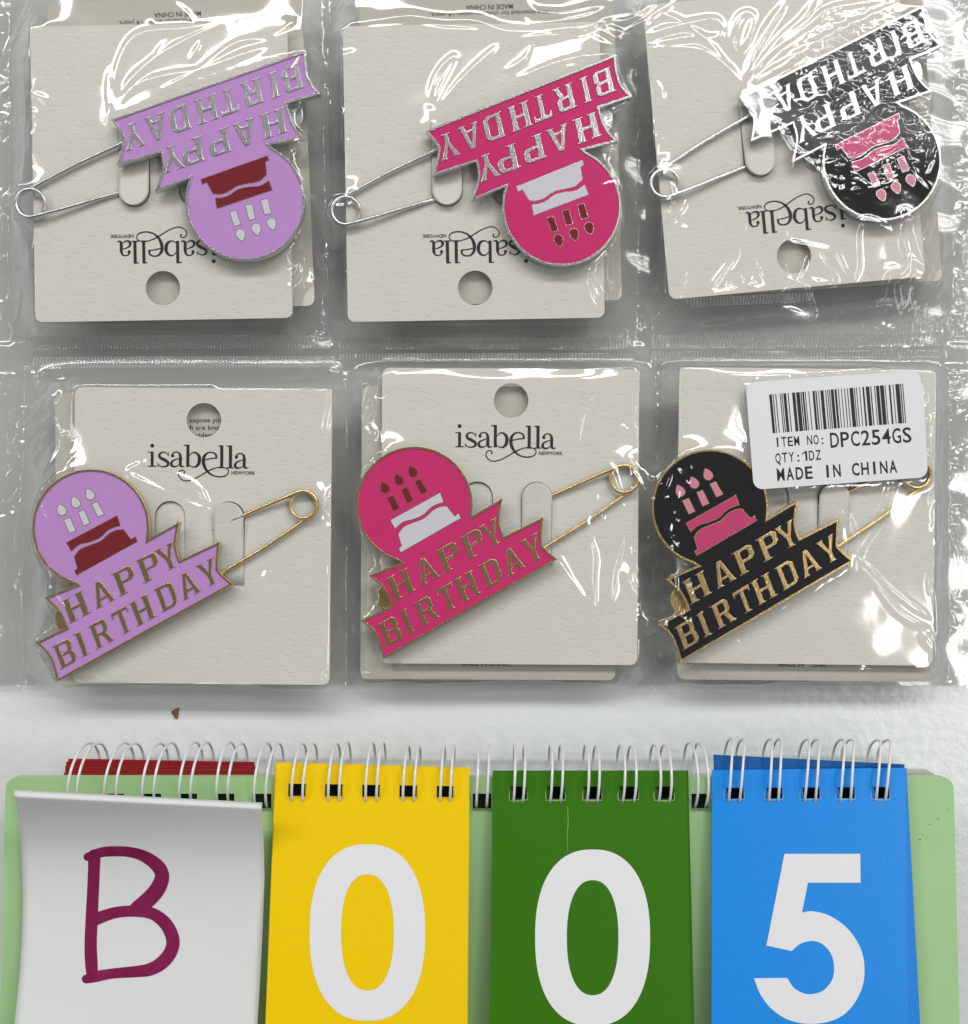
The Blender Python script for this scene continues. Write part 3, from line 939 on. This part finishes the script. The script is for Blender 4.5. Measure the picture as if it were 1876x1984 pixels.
# loose wrinkling: strongest at seals and margins, weak over the cards
low_m = np.clip((6.2 - ZF) / 4.5, 0, 1)
wr = (1 - np.abs(noise(1.5, 3))) * 0.5 + (1 - np.abs(noise(0.8, 4))) * 0.28
wr = np.clip(wr, 0, None)
soft = 0.5 + 0.5 * noise(4.0, 5)
mid = np.abs(GY - MIDY) < 3.6
WR = wr * low_m * np.clip(soft, 0.1, 1) * np.where(mid, 0.15, 0.62)
WR += 0.09 * (noise(6.0, 8) + 1) * (1 - low_m)
# the crumpled film over the black silver pin
cxp, cyp = P(1680, 190, 10)[:2]
bl = np.exp(-(((GX - cxp) / 12.0) ** 2 + ((GY - cyp) / 14.0) ** 2) ** 2)
WR += bl * np.clip(0.4 * (1 - np.abs(noise(1.1, 21, 1.6, 1.0))) + 1.0 * (1 - np.abs(noise(1.8, 22, 1.5, .9))), 0, None)
RID = blur(RID, 2)
ZF = ZF + WR + RID
# the film is pulled flat under the sticker
ST = [z6(645, 240), z6(1625, 170), z6(1655, 765), z6(690, 835)]
st_w = [P(p[0], p[1], 10.4)[:2] for p in ST]
base = blur(up(zc), 10)
mk = inside(st_w, GX, GY)
A_ = np.c_[np.ones(mk.sum()), GX[mk], GY[mk]]
co, *_ = np.linalg.lstsq(A_, base[mk], rcond=None)
co[0] += (base[mk] - A_ @ co).max() * 0.75 + 0.05
SP = Plane(*[float(v) for v in co])
soft_m = blur(mk.astype(float), 12)
pl = co[0] + co[1] * GX + co[2] * GY
near_ = soft_m > 0.02
ZF = np.where(mk, pl - 0.10, ZF * (1 - soft_m) + (pl - 0.12) * soft_m)

ZF = np.where(near_, np.minimum(ZF, pl - 0.04), ZF)
# bottom edge wanders a little
WAVE = 0.35 * np.sin(gx * 0.09 + 1.0) + 0.25 * np.sin(gx * 0.23) + 0.12 * np.sin(gx * 0.7)
fall = np.clip(1 - (GY - FY0) / 6.0, 0, 1)
YY = GY + WAVE[None, :] * fall
WL = 0.5 * np.sin(gy * 0.11) + 0.3 * np.sin(gy * 0.31 + 2)
XX = GX + WL[:, None] * (np.clip(1 - (GX - FX0) / 5.0, 0, 1) + np.clip(1 - (FX1 - GX) / 5.0, 0, 1))

def sheet(name, j0, j1, k0, k1, m_, parent):
    X, Y, Z = XX[k0:k1 + 1, j0:j1 + 1], YY[k0:k1 + 1, j0:j1 + 1], ZF[k0:k1 + 1, j0:j1 + 1]
    ny, nx = X.shape
    me = bpy.data.meshes.new(name)
    co_ = np.stack([X, Y, Z], -1).reshape(-1, 3) * MM
    idx = np.arange(nx * ny).reshape(ny, nx)
    f = np.stack([idx[:-1, :-1], idx[:-1, 1:], idx[1:, 1:], idx[1:, :-1]], -1).reshape(-1, 4)
    me.vertices.add(len(co_)); me.vertices.foreach_set("co", co_.astype(np.float32).ravel())
    me.loops.add(f.size); me.loops.foreach_set("vertex_index", f.astype(np.int32).ravel())
    me.polygons.add(len(f))
    me.polygons.foreach_set("loop_start", np.arange(0, f.size, 4, dtype=np.int32))
    me.polygons.foreach_set("loop_total", np.full(len(f), 4, np.int32))
    me.polygons.foreach_set("use_smooth", np.ones(len(f), bool))
    me.update(calc_edges=True)
    return put(name, me, m_, parent)

bag = empty("pocket_sheet", (0, 0, 0))
tagit(bag, "clear crinkled plastic sheet of six sealed pockets with crimped seams", "plastic packaging")
kmid = int((MIDY - FY0) / G)
def jx(v): return int((v - FX0) / G)
for (seals, k0, k1) in ((bot_seals, 0, kmid), (top_seals, kmid, NY - 1)):
    cuts = [0, jx(seals[1]), jx(seals[2]), NX - 1]
    for a, b in zip(cuts, cuts[1:]):
        sheet("pocket", a, b, k0, k1, M["film"], bag)

# backing film on the table
V, F = [], []
nbx, nby = 150, 110
for j in range(nby + 1):
    for i in range(nbx + 1):
        x = FX0 + 0.4 + (FX1 - FX0 - 0.8) * i / nbx; y = FY0 + 0.5 + (FY1 - FY0 - 0.6) * j / nby
        V.append((x, y, 0.35 + 0.12 * math.sin(x * 0.5 + math.sin(y * 0.4)) + 0.1 * math.sin(y * 0.7 + x * 0.23)))
for j in range(nby):
    for i in range(nbx):
        a = j * (nbx + 1) + i
        F.append((a, a + 1, a + nbx + 2, a + nbx + 1))
put("backing_film", new_mesh("backing_film", V, F, True), M["backfilm"], bag)

ZB = blur(ZF, 6)
def zfilm(X, Y):
    return ZB[min(NY - 1, max(0, int((Y - FY0) / G))), min(NX - 1, max(0, int((X - FX0) / G)))]

def crimp(x0, x1, ya, yb, dy, amp, per=0.62, lift=0.16):
    """a heat-seal band with fine cross ribs; dy = fall over its length in picture units"""
    X0, X1 = wx(x0), wx(x1)
    n = int((X1 - X0) / 0.1); rows = 7
    V, F = [], []
    for i in range(n + 1):
        X = X0 + (X1 - X0) * i / n
        f = i / n
        for r in range(rows + 1):
            Y = wy(ya + dy * f + (yb - ya) * r / rows)
            e = math.sin(math.pi * r / rows) ** 0.5
            irr = 0.75 + 0.35 * math.sin(X * 0.37 + r * 0.2)
            z = zfilm(X, Y) + lift + amp * irr * e * math.sin(2 * math.pi * (X + 0.05 * r) / per)
            V.append((X, Y, z))
    for i in range(n):
        for r in range(rows):
            a = i * (rows + 1) + r
            F.append((a, a + rows + 1, a + rows + 2, a + 1) if False else (a, a + 1, a + rows + 2, a + rows + 1))
    F = [tuple(reversed(f)) for f in F]
    put("crimped_seal", new_mesh("crimped_seal", V, F, True), M["seal"], bag)

crimp(62, 640, 654, 677, -2, 0.09)
crimp(62, 650, 691, 715, -2, 0.10)
crimp(655, 1228, 656, 677, 0, 0.10)
crimp(655, 1228, 684, 698, -1, 0.08)
crimp(1262, 1822, 650, 675, -6, 0.11)
crimp(1262, 1822, 681, 696, -4, 0.08)
crimp(1300, 1560, 590, 606, -14, 0.07)

# ------------------------------------------------------------------ sticker
def smap(v, off): return [SP(*z6(a[0], a[1]), off) for a in v]
V2, F2 = flat_fill([[(a[0], a[1]) for a in (lambda R: R)(rrect(0, 0, 1, 1, 0.0001, 1))]])
def quad_pt(u, v):
    a, b, c, d = [(645, 240), (1625, 170), (1655, 765), (690, 835)]
    return tuple((1 - u) * (1 - v) * a[k] + u * (1 - v) * b[k] + u * v * c[k] + (1 - u) * v * d[k] for k in (0, 1))
lp = []
for (x, y) in rrect(0, 0, 980, 600, 52, 6):
    lp.append(quad_pt(x / 980, y / 600))
cen = SP(*z6(1150, 500))
sroot = empty("barcode_sticker", cen)
tagit(sroot, "white barcode sticker with item number stuck on a plastic pocket", "sticker")
def rel(vs): return [(a[0] - cen[0], a[1] - cen[1], a[2] - cen[2]) for a in vs]
n = len(lp)
V = rel(smap(lp, 0.0)) + rel(smap(lp, 0.09))
F = [tuple(range(n - 1, -1, -1)), tuple(range(n, 2 * n))] + [(i, (i + 1) % n, n + (i + 1) % n, n + i) for i in range(n)]
me = new_mesh("sticker_label", V, F)
bm = bmesh.new(); bm.from_mesh(me); bmesh.ops.recalc_face_normals(bm, faces=bm.faces); bm.to_mesh(me); bm.free()
put("label_paper", me, M["sticker"], sroot)
# bars: dark runs and gaps in units of one narrow bar
bars = [(0,3),(4,1),(7,1),(12,1),(14,1),(16,3.2),(21,1),(26,3.4),(30.5,4.2),(35.5,1.2),(37.5,2),(40.5,.9),(44.5,.9),(49,2.6),(52.4,1.4),(55.5,.8),(58,3.6),(63.5,1),(65.8,.9),(67.6,1),(69.6,3.4),(74,2.4),(78,.9),(81.5,.9),(85,1),(88.2,1),(91,4.2),(96,1),(98.5,.9),(102,.9),(105.6,2),(109.5,4),(114.6,1.2),(119,.9),(121,3.6),(125.5,4.4),(131,.9),(135.5,2),(140,.9),(143,4.6),(148.4,1.2),(150.8,1)]
W = 153.0
V, F = [], []
def bq(u, v):
    a, b, c, d = [(775, 308), (1522, 247), (1540, 465), (795, 522)]
    return tuple((1 - u) * (1 - v) * a[k] + u * (1 - v) * b[k] + u * v * c[k] + (1 - u) * v * d[k] for k in (0, 1))
for s_, wd in bars:
    o = len(V)
    V += [bq(s_ / W, 0), bq((s_ + wd) / W, 0), bq((s_ + wd) / W, 1), bq(s_ / W, 1)]
    F.append((o + 3, o + 2, o + 1, o))
put("barcode", new_mesh("barcode", rel(smap(V, 0.115)), F), M["ink"], sroot)
for body, p0, p1, h, bold, fl in (("ITEM NO:", (806, 598), (1090, 580), 52, 0.012, 0.8), ("DPC254GS", (1112, 602), (1570, 570), 82, 0.012, 0.84),
                              ("QTY:1DZ", (808, 688), (1068, 667), 54, 0.012, 0.8), ("MADE IN CHINA", (816, 786), (1490, 738), 68, 0.02, 0.8)):
    ln = math.hypot(p1[0] - p0[0], p1[1] - p0[1])
    v, f = text2d(body, ln, h, bold, True, fl)
    eu = ((p1[0] - p0[0]) / ln, (p1[1] - p0[1]) / ln); ev = (-0.075, -0.997)
    pts = [(p0[0] + eu[0] * a[0] + ev[0] * a[1], p0[1] + eu[1] * a[0] + ev[1] * a[1]) for a in v]
    put("printed_line", new_mesh("printed_line", rel(smap(pts, 0.115)), f), M["ink"], sroot)

# ------------------------------------------------------------------ number stand
BP = Plane(11.6 - 0.05 * 48.5, 0.0, -0.05)          # front board
PP = {"yellow": Plane(13.2 - 0.15 * 46.5, 0.0, -0.15), "green": Plane(13.2 - 0.12 * 46.5, 0.0, -0.12), "blue": Plane(13.3 - 0.11 * 46.5, 0.012, -0.11)}
PP["blue"].a -= 0.012 * 59
sroot = empty("number_stand", (0, -75, 0))
tagit(sroot, "pale green ring-bound flip number stand with yellow, green and blue digit pads", "flip chart")
SO = (0.0, -75.0, 0.0)
def relS(vs): return [(a[0] - SO[0], a[1] - SO[1], a[2] - SO[2]) for a in vs]

def grid_sheet(name, xs, ys, holes, fn, th, m_, parent, corner=None):
    """sheet through picture points fn(x, y) with rectangular holes left open"""
    V, F = [], []
    for y in ys:
        for x in xs: V.append(fn(x, y))
    nx = len(xs)
    for j in range(len(ys) - 1):
        for i in range(nx - 1):
            mx, my = (xs[i] + xs[i + 1]) / 2, (ys[j] + ys[j + 1]) / 2
            if any(h[0] < mx < h[2] and h[1] < my < h[3] for h in holes): continue
            a = j * nx + i
            F.append((a, a + nx, a + nx + 1, a + 1))
    me = new_mesh(name, relS(V), F)
    o = put(name, me, m_, parent)
    md = o.modifiers.new("thick", 'SOLIDIFY'); md.thickness = th * MM; md.offset = -1
    return o

BOT = 2330
ringx = []     # (x at the hole pair, pad or None)
RB = [(138, 156, 167, 184), (207, 231, 236, 256), (281, 303, 305, 327), (352, 373, 374, 396), (424, 445, 442, 464), (495, 517, 514, 536),
      (566, 587, 583, 604), (637, 658, 650, 671), (709, 730, 720, 741), (781, 802, 790, 811), (853, 872, 860, 879), (923, 943, 928, 948),
      (995, 1013, 998, 1017), (1066, 1086, 1068, 1088), (1137, 1157, 1137, 1157), (1206, 1228, 1205, 1226), (1276, 1297, 1271, 1291), (1347, 1367, 1339, 1358),
      (1412, 1433, 1420, 1443), (1490, 1508, 1497, 1515), (1559, 1580, 1569, 1588), (1628, 1648, 1637, 1655), (1697, 1715, 1707, 1727)]
def rects(idx, y0, y1, ex=6):
    return [(RB[i][0] - ex, y0, RB[i][1] + ex + 2, y1) for i in idx]

# front board with rounded corners and the row of punched holes
hol = [[(x0, y0), (x1, y0), (x1, y1), (x0, y1)] for x0, y0, x1, y1 in rects([5, 11, 17, 0, 1, 2, 3, 4], 1538, 1571, 7) + rects([6, 7, 8, 9, 10, 12, 13, 14, 15, 16, 18, 19, 20, 21, 22], 1510, 1566, 8)]
oc = rrect(0, 0, 1, 1, 0.00001, 1)
def board_loop(x0, y0, x1, y1, r, sk):
    lp_ = rrect(x0, y0, x1, y1, r, 6)
    return [(x + (y - y0) / (y1 - y0) * sk * (1 if x > 900 else -1), y) for x, y in lp_]
lpb = board_loop(11, 1506, 1848, BOT, 22, 20)
V2, F2 = flat_fill([lpb] + hol)
def flat_obj(name, V2, F2, fn, off, th, m_, parent, bev=0.0):
    V = relS([fn(a[0], a[1], off) for a in V2])
    me = new_mesh(name, V, F2)
    bm = bmesh.new(); bm.from_mesh(me)
    bmesh.ops.remove_doubles(bm, verts=bm.verts, dist=1e-7)
    bm.normal_update()
    if sum(f.normal.z * f.calc_area() for f in bm.faces) < 0: bmesh.ops.reverse_faces(bm, faces=bm.faces)
    bm.to_mesh(me); bm.free()
    o = put(name, me, m_, parent)
    if th:
        md = o.modifiers.new("thick", 'SOLIDIFY'); md.thickness = th * MM; md.offset = -1
        if bev:
            b = o.modifiers.new("round", 'BEVEL'); b.width = bev * MM; b.segments = 3; b.limit_method = 'ANGLE'; b.angle_limit = math.radians(50)
    return o
flat_obj("front_board", V2, F2, BP, 0.0, 2.0, M["board"], sroot, 0.5)
# raised welt of the cloth cover along the top edge
# back board on the table
back_pl = Plane(2.4)
V2, F2 = flat_fill([rrect(16, 1518, 1840, BOT, 10, 3)])
flat_obj("hole_shade_sheet", V2, F2, Plane(9.0), 0.0, 0.4, M["hole_shade"], sroot)  # added dark sheet below the board, painting the shade seen through its holes
V2, F2 = flat_fill([[(x, y - 36 * max(0, (x - 70) / 1750)) for x, y in rrect(70, 1531, 1818, BOT, 20, 5)]])
flat_obj("back_board", V2, F2, back_pl, 0.0, 2.2, M["grayboard"], sroot, 0.3)

# digit pads: each page is its own sheet with five punched holes
def pad(col, tl, tr, br, bl_, ring_ids, hy0, hy1, n, jig, fan=0.0):
    pl = PP[col]
    hs = rects(ring_ids, hy0, hy1, 6)
    x0, x1 = tl[0], tr[0]
    xs = sorted({x0, x1, *[h[0] for h in hs], *[h[2] for h in hs]})
    y0 = min(tl[1], tr[1])
    ys = [y0, hy0, hy1] + list(np.linspace(hy1 + 40, 2250, 6))
    pages = []
    for k in range(n):
        dx, dy, rot = (0, 0, 0) if k == 0 else jig(k)
        def fn(x, y, k=k, dx=dx, dy=dy, rot=rot):
            u = (x - x0) / (x1 - x0); t = (y - 1490) / 494.0
            px_ = x + t * ((bl_[0] - tl[0]) * (1 - u) + (br[0] - tr[0]) * u) + dx + rot * t
            sk = (tl[1] - y0) * (1 - u) + (tr[1] - y0) * u
            f = max(0.0, 1 - (y - y0) / 90.0)
            return pl(px_, y + sk * f + dy, -0.24 * k - (fan * k * max(0, t)))
        pages.append(grid_sheet("number_page" if k == 0 else "page", xs, ys, hs, fn, 0.18, M[col], sroot))
    return pages[0]

py = pad("yellow", (535, 1480), (910, 1490), (905, 1984), (515, 1984), range(6, 11), 1518, 1545, 5, lambda k: (-2.0 * (k % 3) / 2, -1.0 * (k % 2) - 0.6 * k, 0.6 * k))
pg = pad("green", (955, 1494), (1330, 1494), (1340, 1984), (949, 1984), range(12, 17), 1524, 1549, 6, lambda k: (-1.2 * (k % 2) + 0.9 * k, -0.5 * (k % 3), 0.5 * k))
pb = pad("blue", (1380, 1492), (1755, 1488), (1760, 1984), (1379, 1984), range(18, 23), 1524, 1547, 7, lambda k: (0.5 * (k % 2) + 0.3 * k, 1.0 * (k % 2), 3.6 * k), 0.2)

# pages turned over to the back: only their upper edges show past the board
def turned(col, xa, xb, ys_, z0, dz, n, seed):
    r = random.Random(seed)
    for k in range(n):
        f = k / (n - 1)
        ya = ys_[0] + (ys_[1] - ys_[0]) * f; yb = ys_[2] + (ys_[3] - ys_[2]) * f
        jx0, jx1 = r.uniform(-3, 3) - 0.6 * k * (col == "red") * -1, r.uniform(-2, 2)
        z = z0 - dz * k
        q4 = [P(xa + jx0, ya + r.uniform(-1, 1), z), P(xa + jx0, 1760, z - 1), P(xb + jx1, 1760, z - 1), P(xb + jx1, yb + r.uniform(-1, 1), z)]
        o = put("turned_page", new_mesh("turned_page", relS(q4), [(0, 1, 2, 3)]), M[col], sroot)
        md = o.modifiers.new("thick", 'SOLIDIFY'); md.thickness = 0.16 * MM; md.offset = -1
turned("red", 124, 493, (1503, 1470, 1501, 1477), 8.4, 0.52, 11, 3)
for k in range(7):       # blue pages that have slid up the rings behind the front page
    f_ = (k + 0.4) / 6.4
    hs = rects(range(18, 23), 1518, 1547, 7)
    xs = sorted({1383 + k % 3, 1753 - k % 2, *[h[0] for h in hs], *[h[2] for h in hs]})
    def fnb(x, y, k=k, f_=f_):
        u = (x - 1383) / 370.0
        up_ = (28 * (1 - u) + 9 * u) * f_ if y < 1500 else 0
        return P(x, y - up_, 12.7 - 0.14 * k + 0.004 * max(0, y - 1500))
    grid_sheet("page", xs, [1490, 1518, 1547, 1700], hs, fnb, 0.08, M["blue_shaded"], sroot)

# digits
def zero_loops(cx, cy_, rx, ry, ix, iy):
    def sup(a, b, n_):
        return [(cx + a * math.copysign(abs(math.cos(t)) ** (2 / n_), math.cos(t)), cy_ + b * math.copysign(abs(math.sin(t)) ** (2 / n_), math.sin(t))) for t in np.linspace(0, 2 * math.pi, 97)[:-1]]
    return [sup(rx, ry, 2.35), sup(ix, iy, 2.3)]
def digit(loops, pl, parent):
    V2, F2 = flat_fill(loops)
    o = flat_obj("printed_digit", V2, F2, pl, 0.05, 0, M["whiteprint"], parent)
    return o
digit(zero_loops(712, 1807, 112, 171, 51, 112.5), PP["yellow"], py)
digit(zero_loops(1148.5, 1817, 111.5, 171, 50, 111.5), PP["green"], pg)
def z9(x, y): return (1219.3 + .35 * x, 1313.2 + .35 * y)
five = [(860, 975), (1280, 975), (1282, 1135), (990, 1135), (957, 1300)]
five += spline([(957, 1300), (1015, 1293), (1110, 1318), (1210, 1390), (1280, 1495), (1303, 1605), (1290, 1715), (1230, 1825), (1140, 1893), (1005, 1917), (880, 1893), (785, 1830), (725, 1750), (692, 1664)], 6)[1:]
five += [(875, 1662)]
five += spline([(875, 1662), (910, 1715), (960, 1745), (1005, 1752), (1070, 1735), (1120, 1680), (1135, 1608), (1118, 1530), (1070, 1475), (1010, 1457), (945, 1475), (900, 1513)], 6)[1:]
five += [(760, 1483)]
digit([[z9(*p) for p in five]], PP["blue"], pb)

def edge_marks(ids, y0, y1, pl, m_, parent, seed):
    r = random.Random(seed)
    for h in rects(ids, y0, y1, 6):
        pcs = [ribbon([(h[0] - 3, h[3] + 1.5 + r.uniform(-1, 1)), ((h[0] + h[2]) / 2, h[3] + 2.2 + r.uniform(-1, 1)), (h[2] + 2, h[3] + 1.2 + r.uniform(-1, 1))], [1.2, 2.6 + r.uniform(-.8, 1.2), 1.4], 4),
               ribbon([(h[0] - 1.6, h[3]), (h[0] - 2.2 + r.uniform(-1, .5), h[3] - 9), (h[0] - 1.5, h[3] - 16 - r.uniform(0, 6))], [2.2, 1.6, 0.6], 4),
               ribbon([(h[2] + 1.6, h[3]), (h[2] + 1.8, h[3] - 8), (h[2] + 1.2, h[3] - 14)], [1.6, 1.0, 0.5], 4)]
        V_, F_ = merge(pcs, 0.008, 0.04)
        put("hole_edge", new_mesh("hole_edge", relS([pl(a[0], a[1], a[2]) for a in V_]), F_), m_, parent)
M["torn_green"] = mat("torn_green_edge", (150, 182, 118), 0.8)
M["torn_blue"] = mat("torn_blue_edge", (120, 184, 226), 0.8)
edge_marks(range(12, 17), 1524, 1549, PP["green"], M["torn_green"], pg, 2)
edge_marks(range(18, 23), 1524, 1547, PP["blue"], M["torn_blue"], pb, 6)
v_, f_ = ribbon([(1100, 1562), (1101, 1595), (1099.5, 1620), (1100.5, 1652)], [0.8, 1.2, 0.9, 0.4], 5)
put("crease_mark", new_mesh("crease_mark", relS([PP["green"](a[0], a[1], 0.04) for a in v_]), f_), M["torn_green"], pg)

# wire rings
AY, AZ, ZC = 5.9, 7.0, 8.0
YC = P(0, 1441, ZC)[1] - AY
ring_cache = {}
rr_ = random.Random(4)
for i, (b1, b2, t1, t2) in enumerate(RB):
    gap = i in (5, 11, 17) or i < 5
    for xb, xt in ((b1, t1), (b2, t2)):
        thb = math.radians(140 if gap else 127)
        xbw = P(xb, 0, ZC + AZ * math.sin(thb))[0]
        xtw = P(xt, 0, ZC)[0]
        yo = (-0.55 if 9 <= i <= 16 else (0.6 if i >= 18 else 0.0)) + rr_.uniform(-0.15, 0.15)
        yb = YC + AY * math.cos(thb)
        path = []
        for k in range(29):
            th = thb + (math.radians(-165) - thb) * k / 28
            y_ = YC + AY * math.cos(th)
            f = min(1.0, (y_ - yb) / (YC + AY - yb)) if th > 0 else 1.0
            zz_ = ZC + AZ * math.sin(th)
            xw = xbw + (xtw - xbw) * f
            if i >= 18: xw = P(xb + (xt - xb) * f, 0, zz_ if th > 0 else ZC)[0]
            path.append((xw - SO[0], y_ + yo * math.exp(-(th / 1.2) ** 2) - SO[1], ZC + AZ * math.sin(th)))
        V, F = tube(path, 0.25, 8)
        put("ring", new_mesh("ring", V, F, True), M["ring"], sroot)

# scuffs on the board by the blue pad
V, F = [], []
rs = random.Random(9)
for (x, y, a) in [(1818, 1587, 1.8), (1802, 1598, 1.5), (1788, 1618, 1.6), (1783, 1627, 2.0), (1797, 1622, 1.4), (1836, 1568, 1.2)]:
    o = len(V)
    for k in range(6):
        t = k / 6 * 6.28
        V.append(BP(x + a * 1.4 * math.cos(t) * rs.uniform(.6, 1.2), y + a * math.sin(t) * rs.uniform(.5, 1.1), 0.02))
    F.append(tuple(o + 5 - k for k in range(6)))
put("scuff_marks", new_mesh("scuff_marks", relS(V), F), M["speck"], sroot)

# ------------------------------------------------------------------ paper note with the letter
def nz_(x, y):
    """height of the note: lifted at its top edge, pressed down in the middle, lifted again below"""
    u = (x - 30) / 480.0
    crest = 1542 + 24 * u
    if y < crest:
        return 13.7 + 9.6 - 2.6 * u - 0.10 * (crest - y)
    t = (y - crest) / 420.0
    top = (9.6 - 2.6 * u) * math.exp(-(t / 0.20) ** 1.1)
    low_ = (5.6 - 1.5 * u) * max(0.0, (t - 0.22)) ** 1.3 / 0.75
    return 13.7 + top + low_ - 0.0
def note_pt(u, v, off=0.0):
    """u 0..1 across, v 0..1 down"""
    ytop, ybot = 1530 + 25 * u, 2230
    y = ytop + (ybot - ytop) * v
    le = np.interp(y, [1530, 1545, 1580, 1640, 1700, 1760, 1830, 1900, 1984, 2230], [27, 28, 36, 41, 43, 44, 42, 37, 28, 4])
    re = np.interp(y, [1550, 1568, 1640, 1700, 1800, 1900, 1984, 2230], [509, 507, 511, 512.5, 509, 504, 499, 484])
    x = le + (re - le) * u
    return P(x, y, nz_(x, y) + off)
V, F = [], []
nu, vs = 30, [0, .008, .016, .021, .026, .032] + list(np.linspace(.04, 1, 60))
for v in vs:
    for i in range(nu + 1): V.append(note_pt(i / nu, v))
for j in range(len(vs) - 1):
    for i in range(nu):
        a = j * (nu + 1) + i
        F.append((a, a + nu + 1, a + nu + 2, a + 1))
no = (P(270, 1800, 14)[0], P(270, 1800, 14)[1], 14)
nroot = empty("paper_note", no)
tagit(nroot, "white paper note with a purple handwritten letter B on the number stand", "note")
ns = put("note_sheet", new_mesh("note_sheet", [(a[0] - no[0], a[1] - no[1], a[2] - no[2]) for a in V], F, True), M["note"], nroot)
md = ns.modifiers.new("thick", 'SOLIDIFY'); md.thickness = 0.0001; md.offset = -1
def z7(x, y): return (.35 * x, 1313.2 + .35 * y)
strokes = [
    ([(522, 985), (520, 1060), (515, 1180), (508, 1330), (502, 1470), (505, 1570), (510, 1640)], [70, 66, 66, 68, 68, 70, 64]),
    ([(484, 992), (540, 972), (600, 962), (700, 963), (790, 985), (865, 1035), (897, 1090), (880, 1155), (835, 1215), (760, 1280)], [44, 52, 56, 56, 62, 74, 78, 86, 88, 86]),
    ([(512, 1346), (560, 1325), (640, 1300), (740, 1292), (840, 1305), (915, 1360), (955, 1440), (948, 1510), (900, 1575), (830, 1615), (740, 1628), (620, 1638), (530, 1655), (478, 1668)], [70, 66, 62, 62, 66, 72, 74, 74, 74, 70, 62, 56, 60, 50]),
]
for kk, (pts, wd) in enumerate(strokes):
    v, f = ribbon(pts, wd, 6, True)
    vv = []
    for a in v:
        x, y = z7(*a)
        X = P(x, y, nz_(x, y) + 0.05 + 0.02 * kk)
        vv.append((X[0] - no[0], X[1] - no[1], X[2] - no[2]))
    put("marker_stroke", new_mesh("marker_stroke", vv, f, True), M["marker"], nroot)

# ------------------------------------------------------------------ crumbs on the table
c0 = P(341, 1382, 0.0)
cp = [(-2.6, .9), (-1.1, 1.7), (1.9, 2.9), (1.5, .4), (1.2, -2.2), (.2, -3.0), (-1.0, -1.6)]
V = [(x * .35, y * .4, 0.02) for x, y in cp] + [(x * .3, y * .34, 0.35) for x, y in cp] + [(0.1, 0.1, 0.5)]
n = len(cp)
F = [(i, n + i, n + (i + 1) % n, (i + 1) % n) for i in range(n)] + [(n + i, 2 * n, n + (i + 1) % n) for i in range(n)]
o = put("cardboard_flake", new_mesh("cardboard_flake", V, F), M["crumb"], None)
o.location = [v * MM for v in c0]
tagit(o, "tiny brown flake lying on the white table above the rings", "flake")
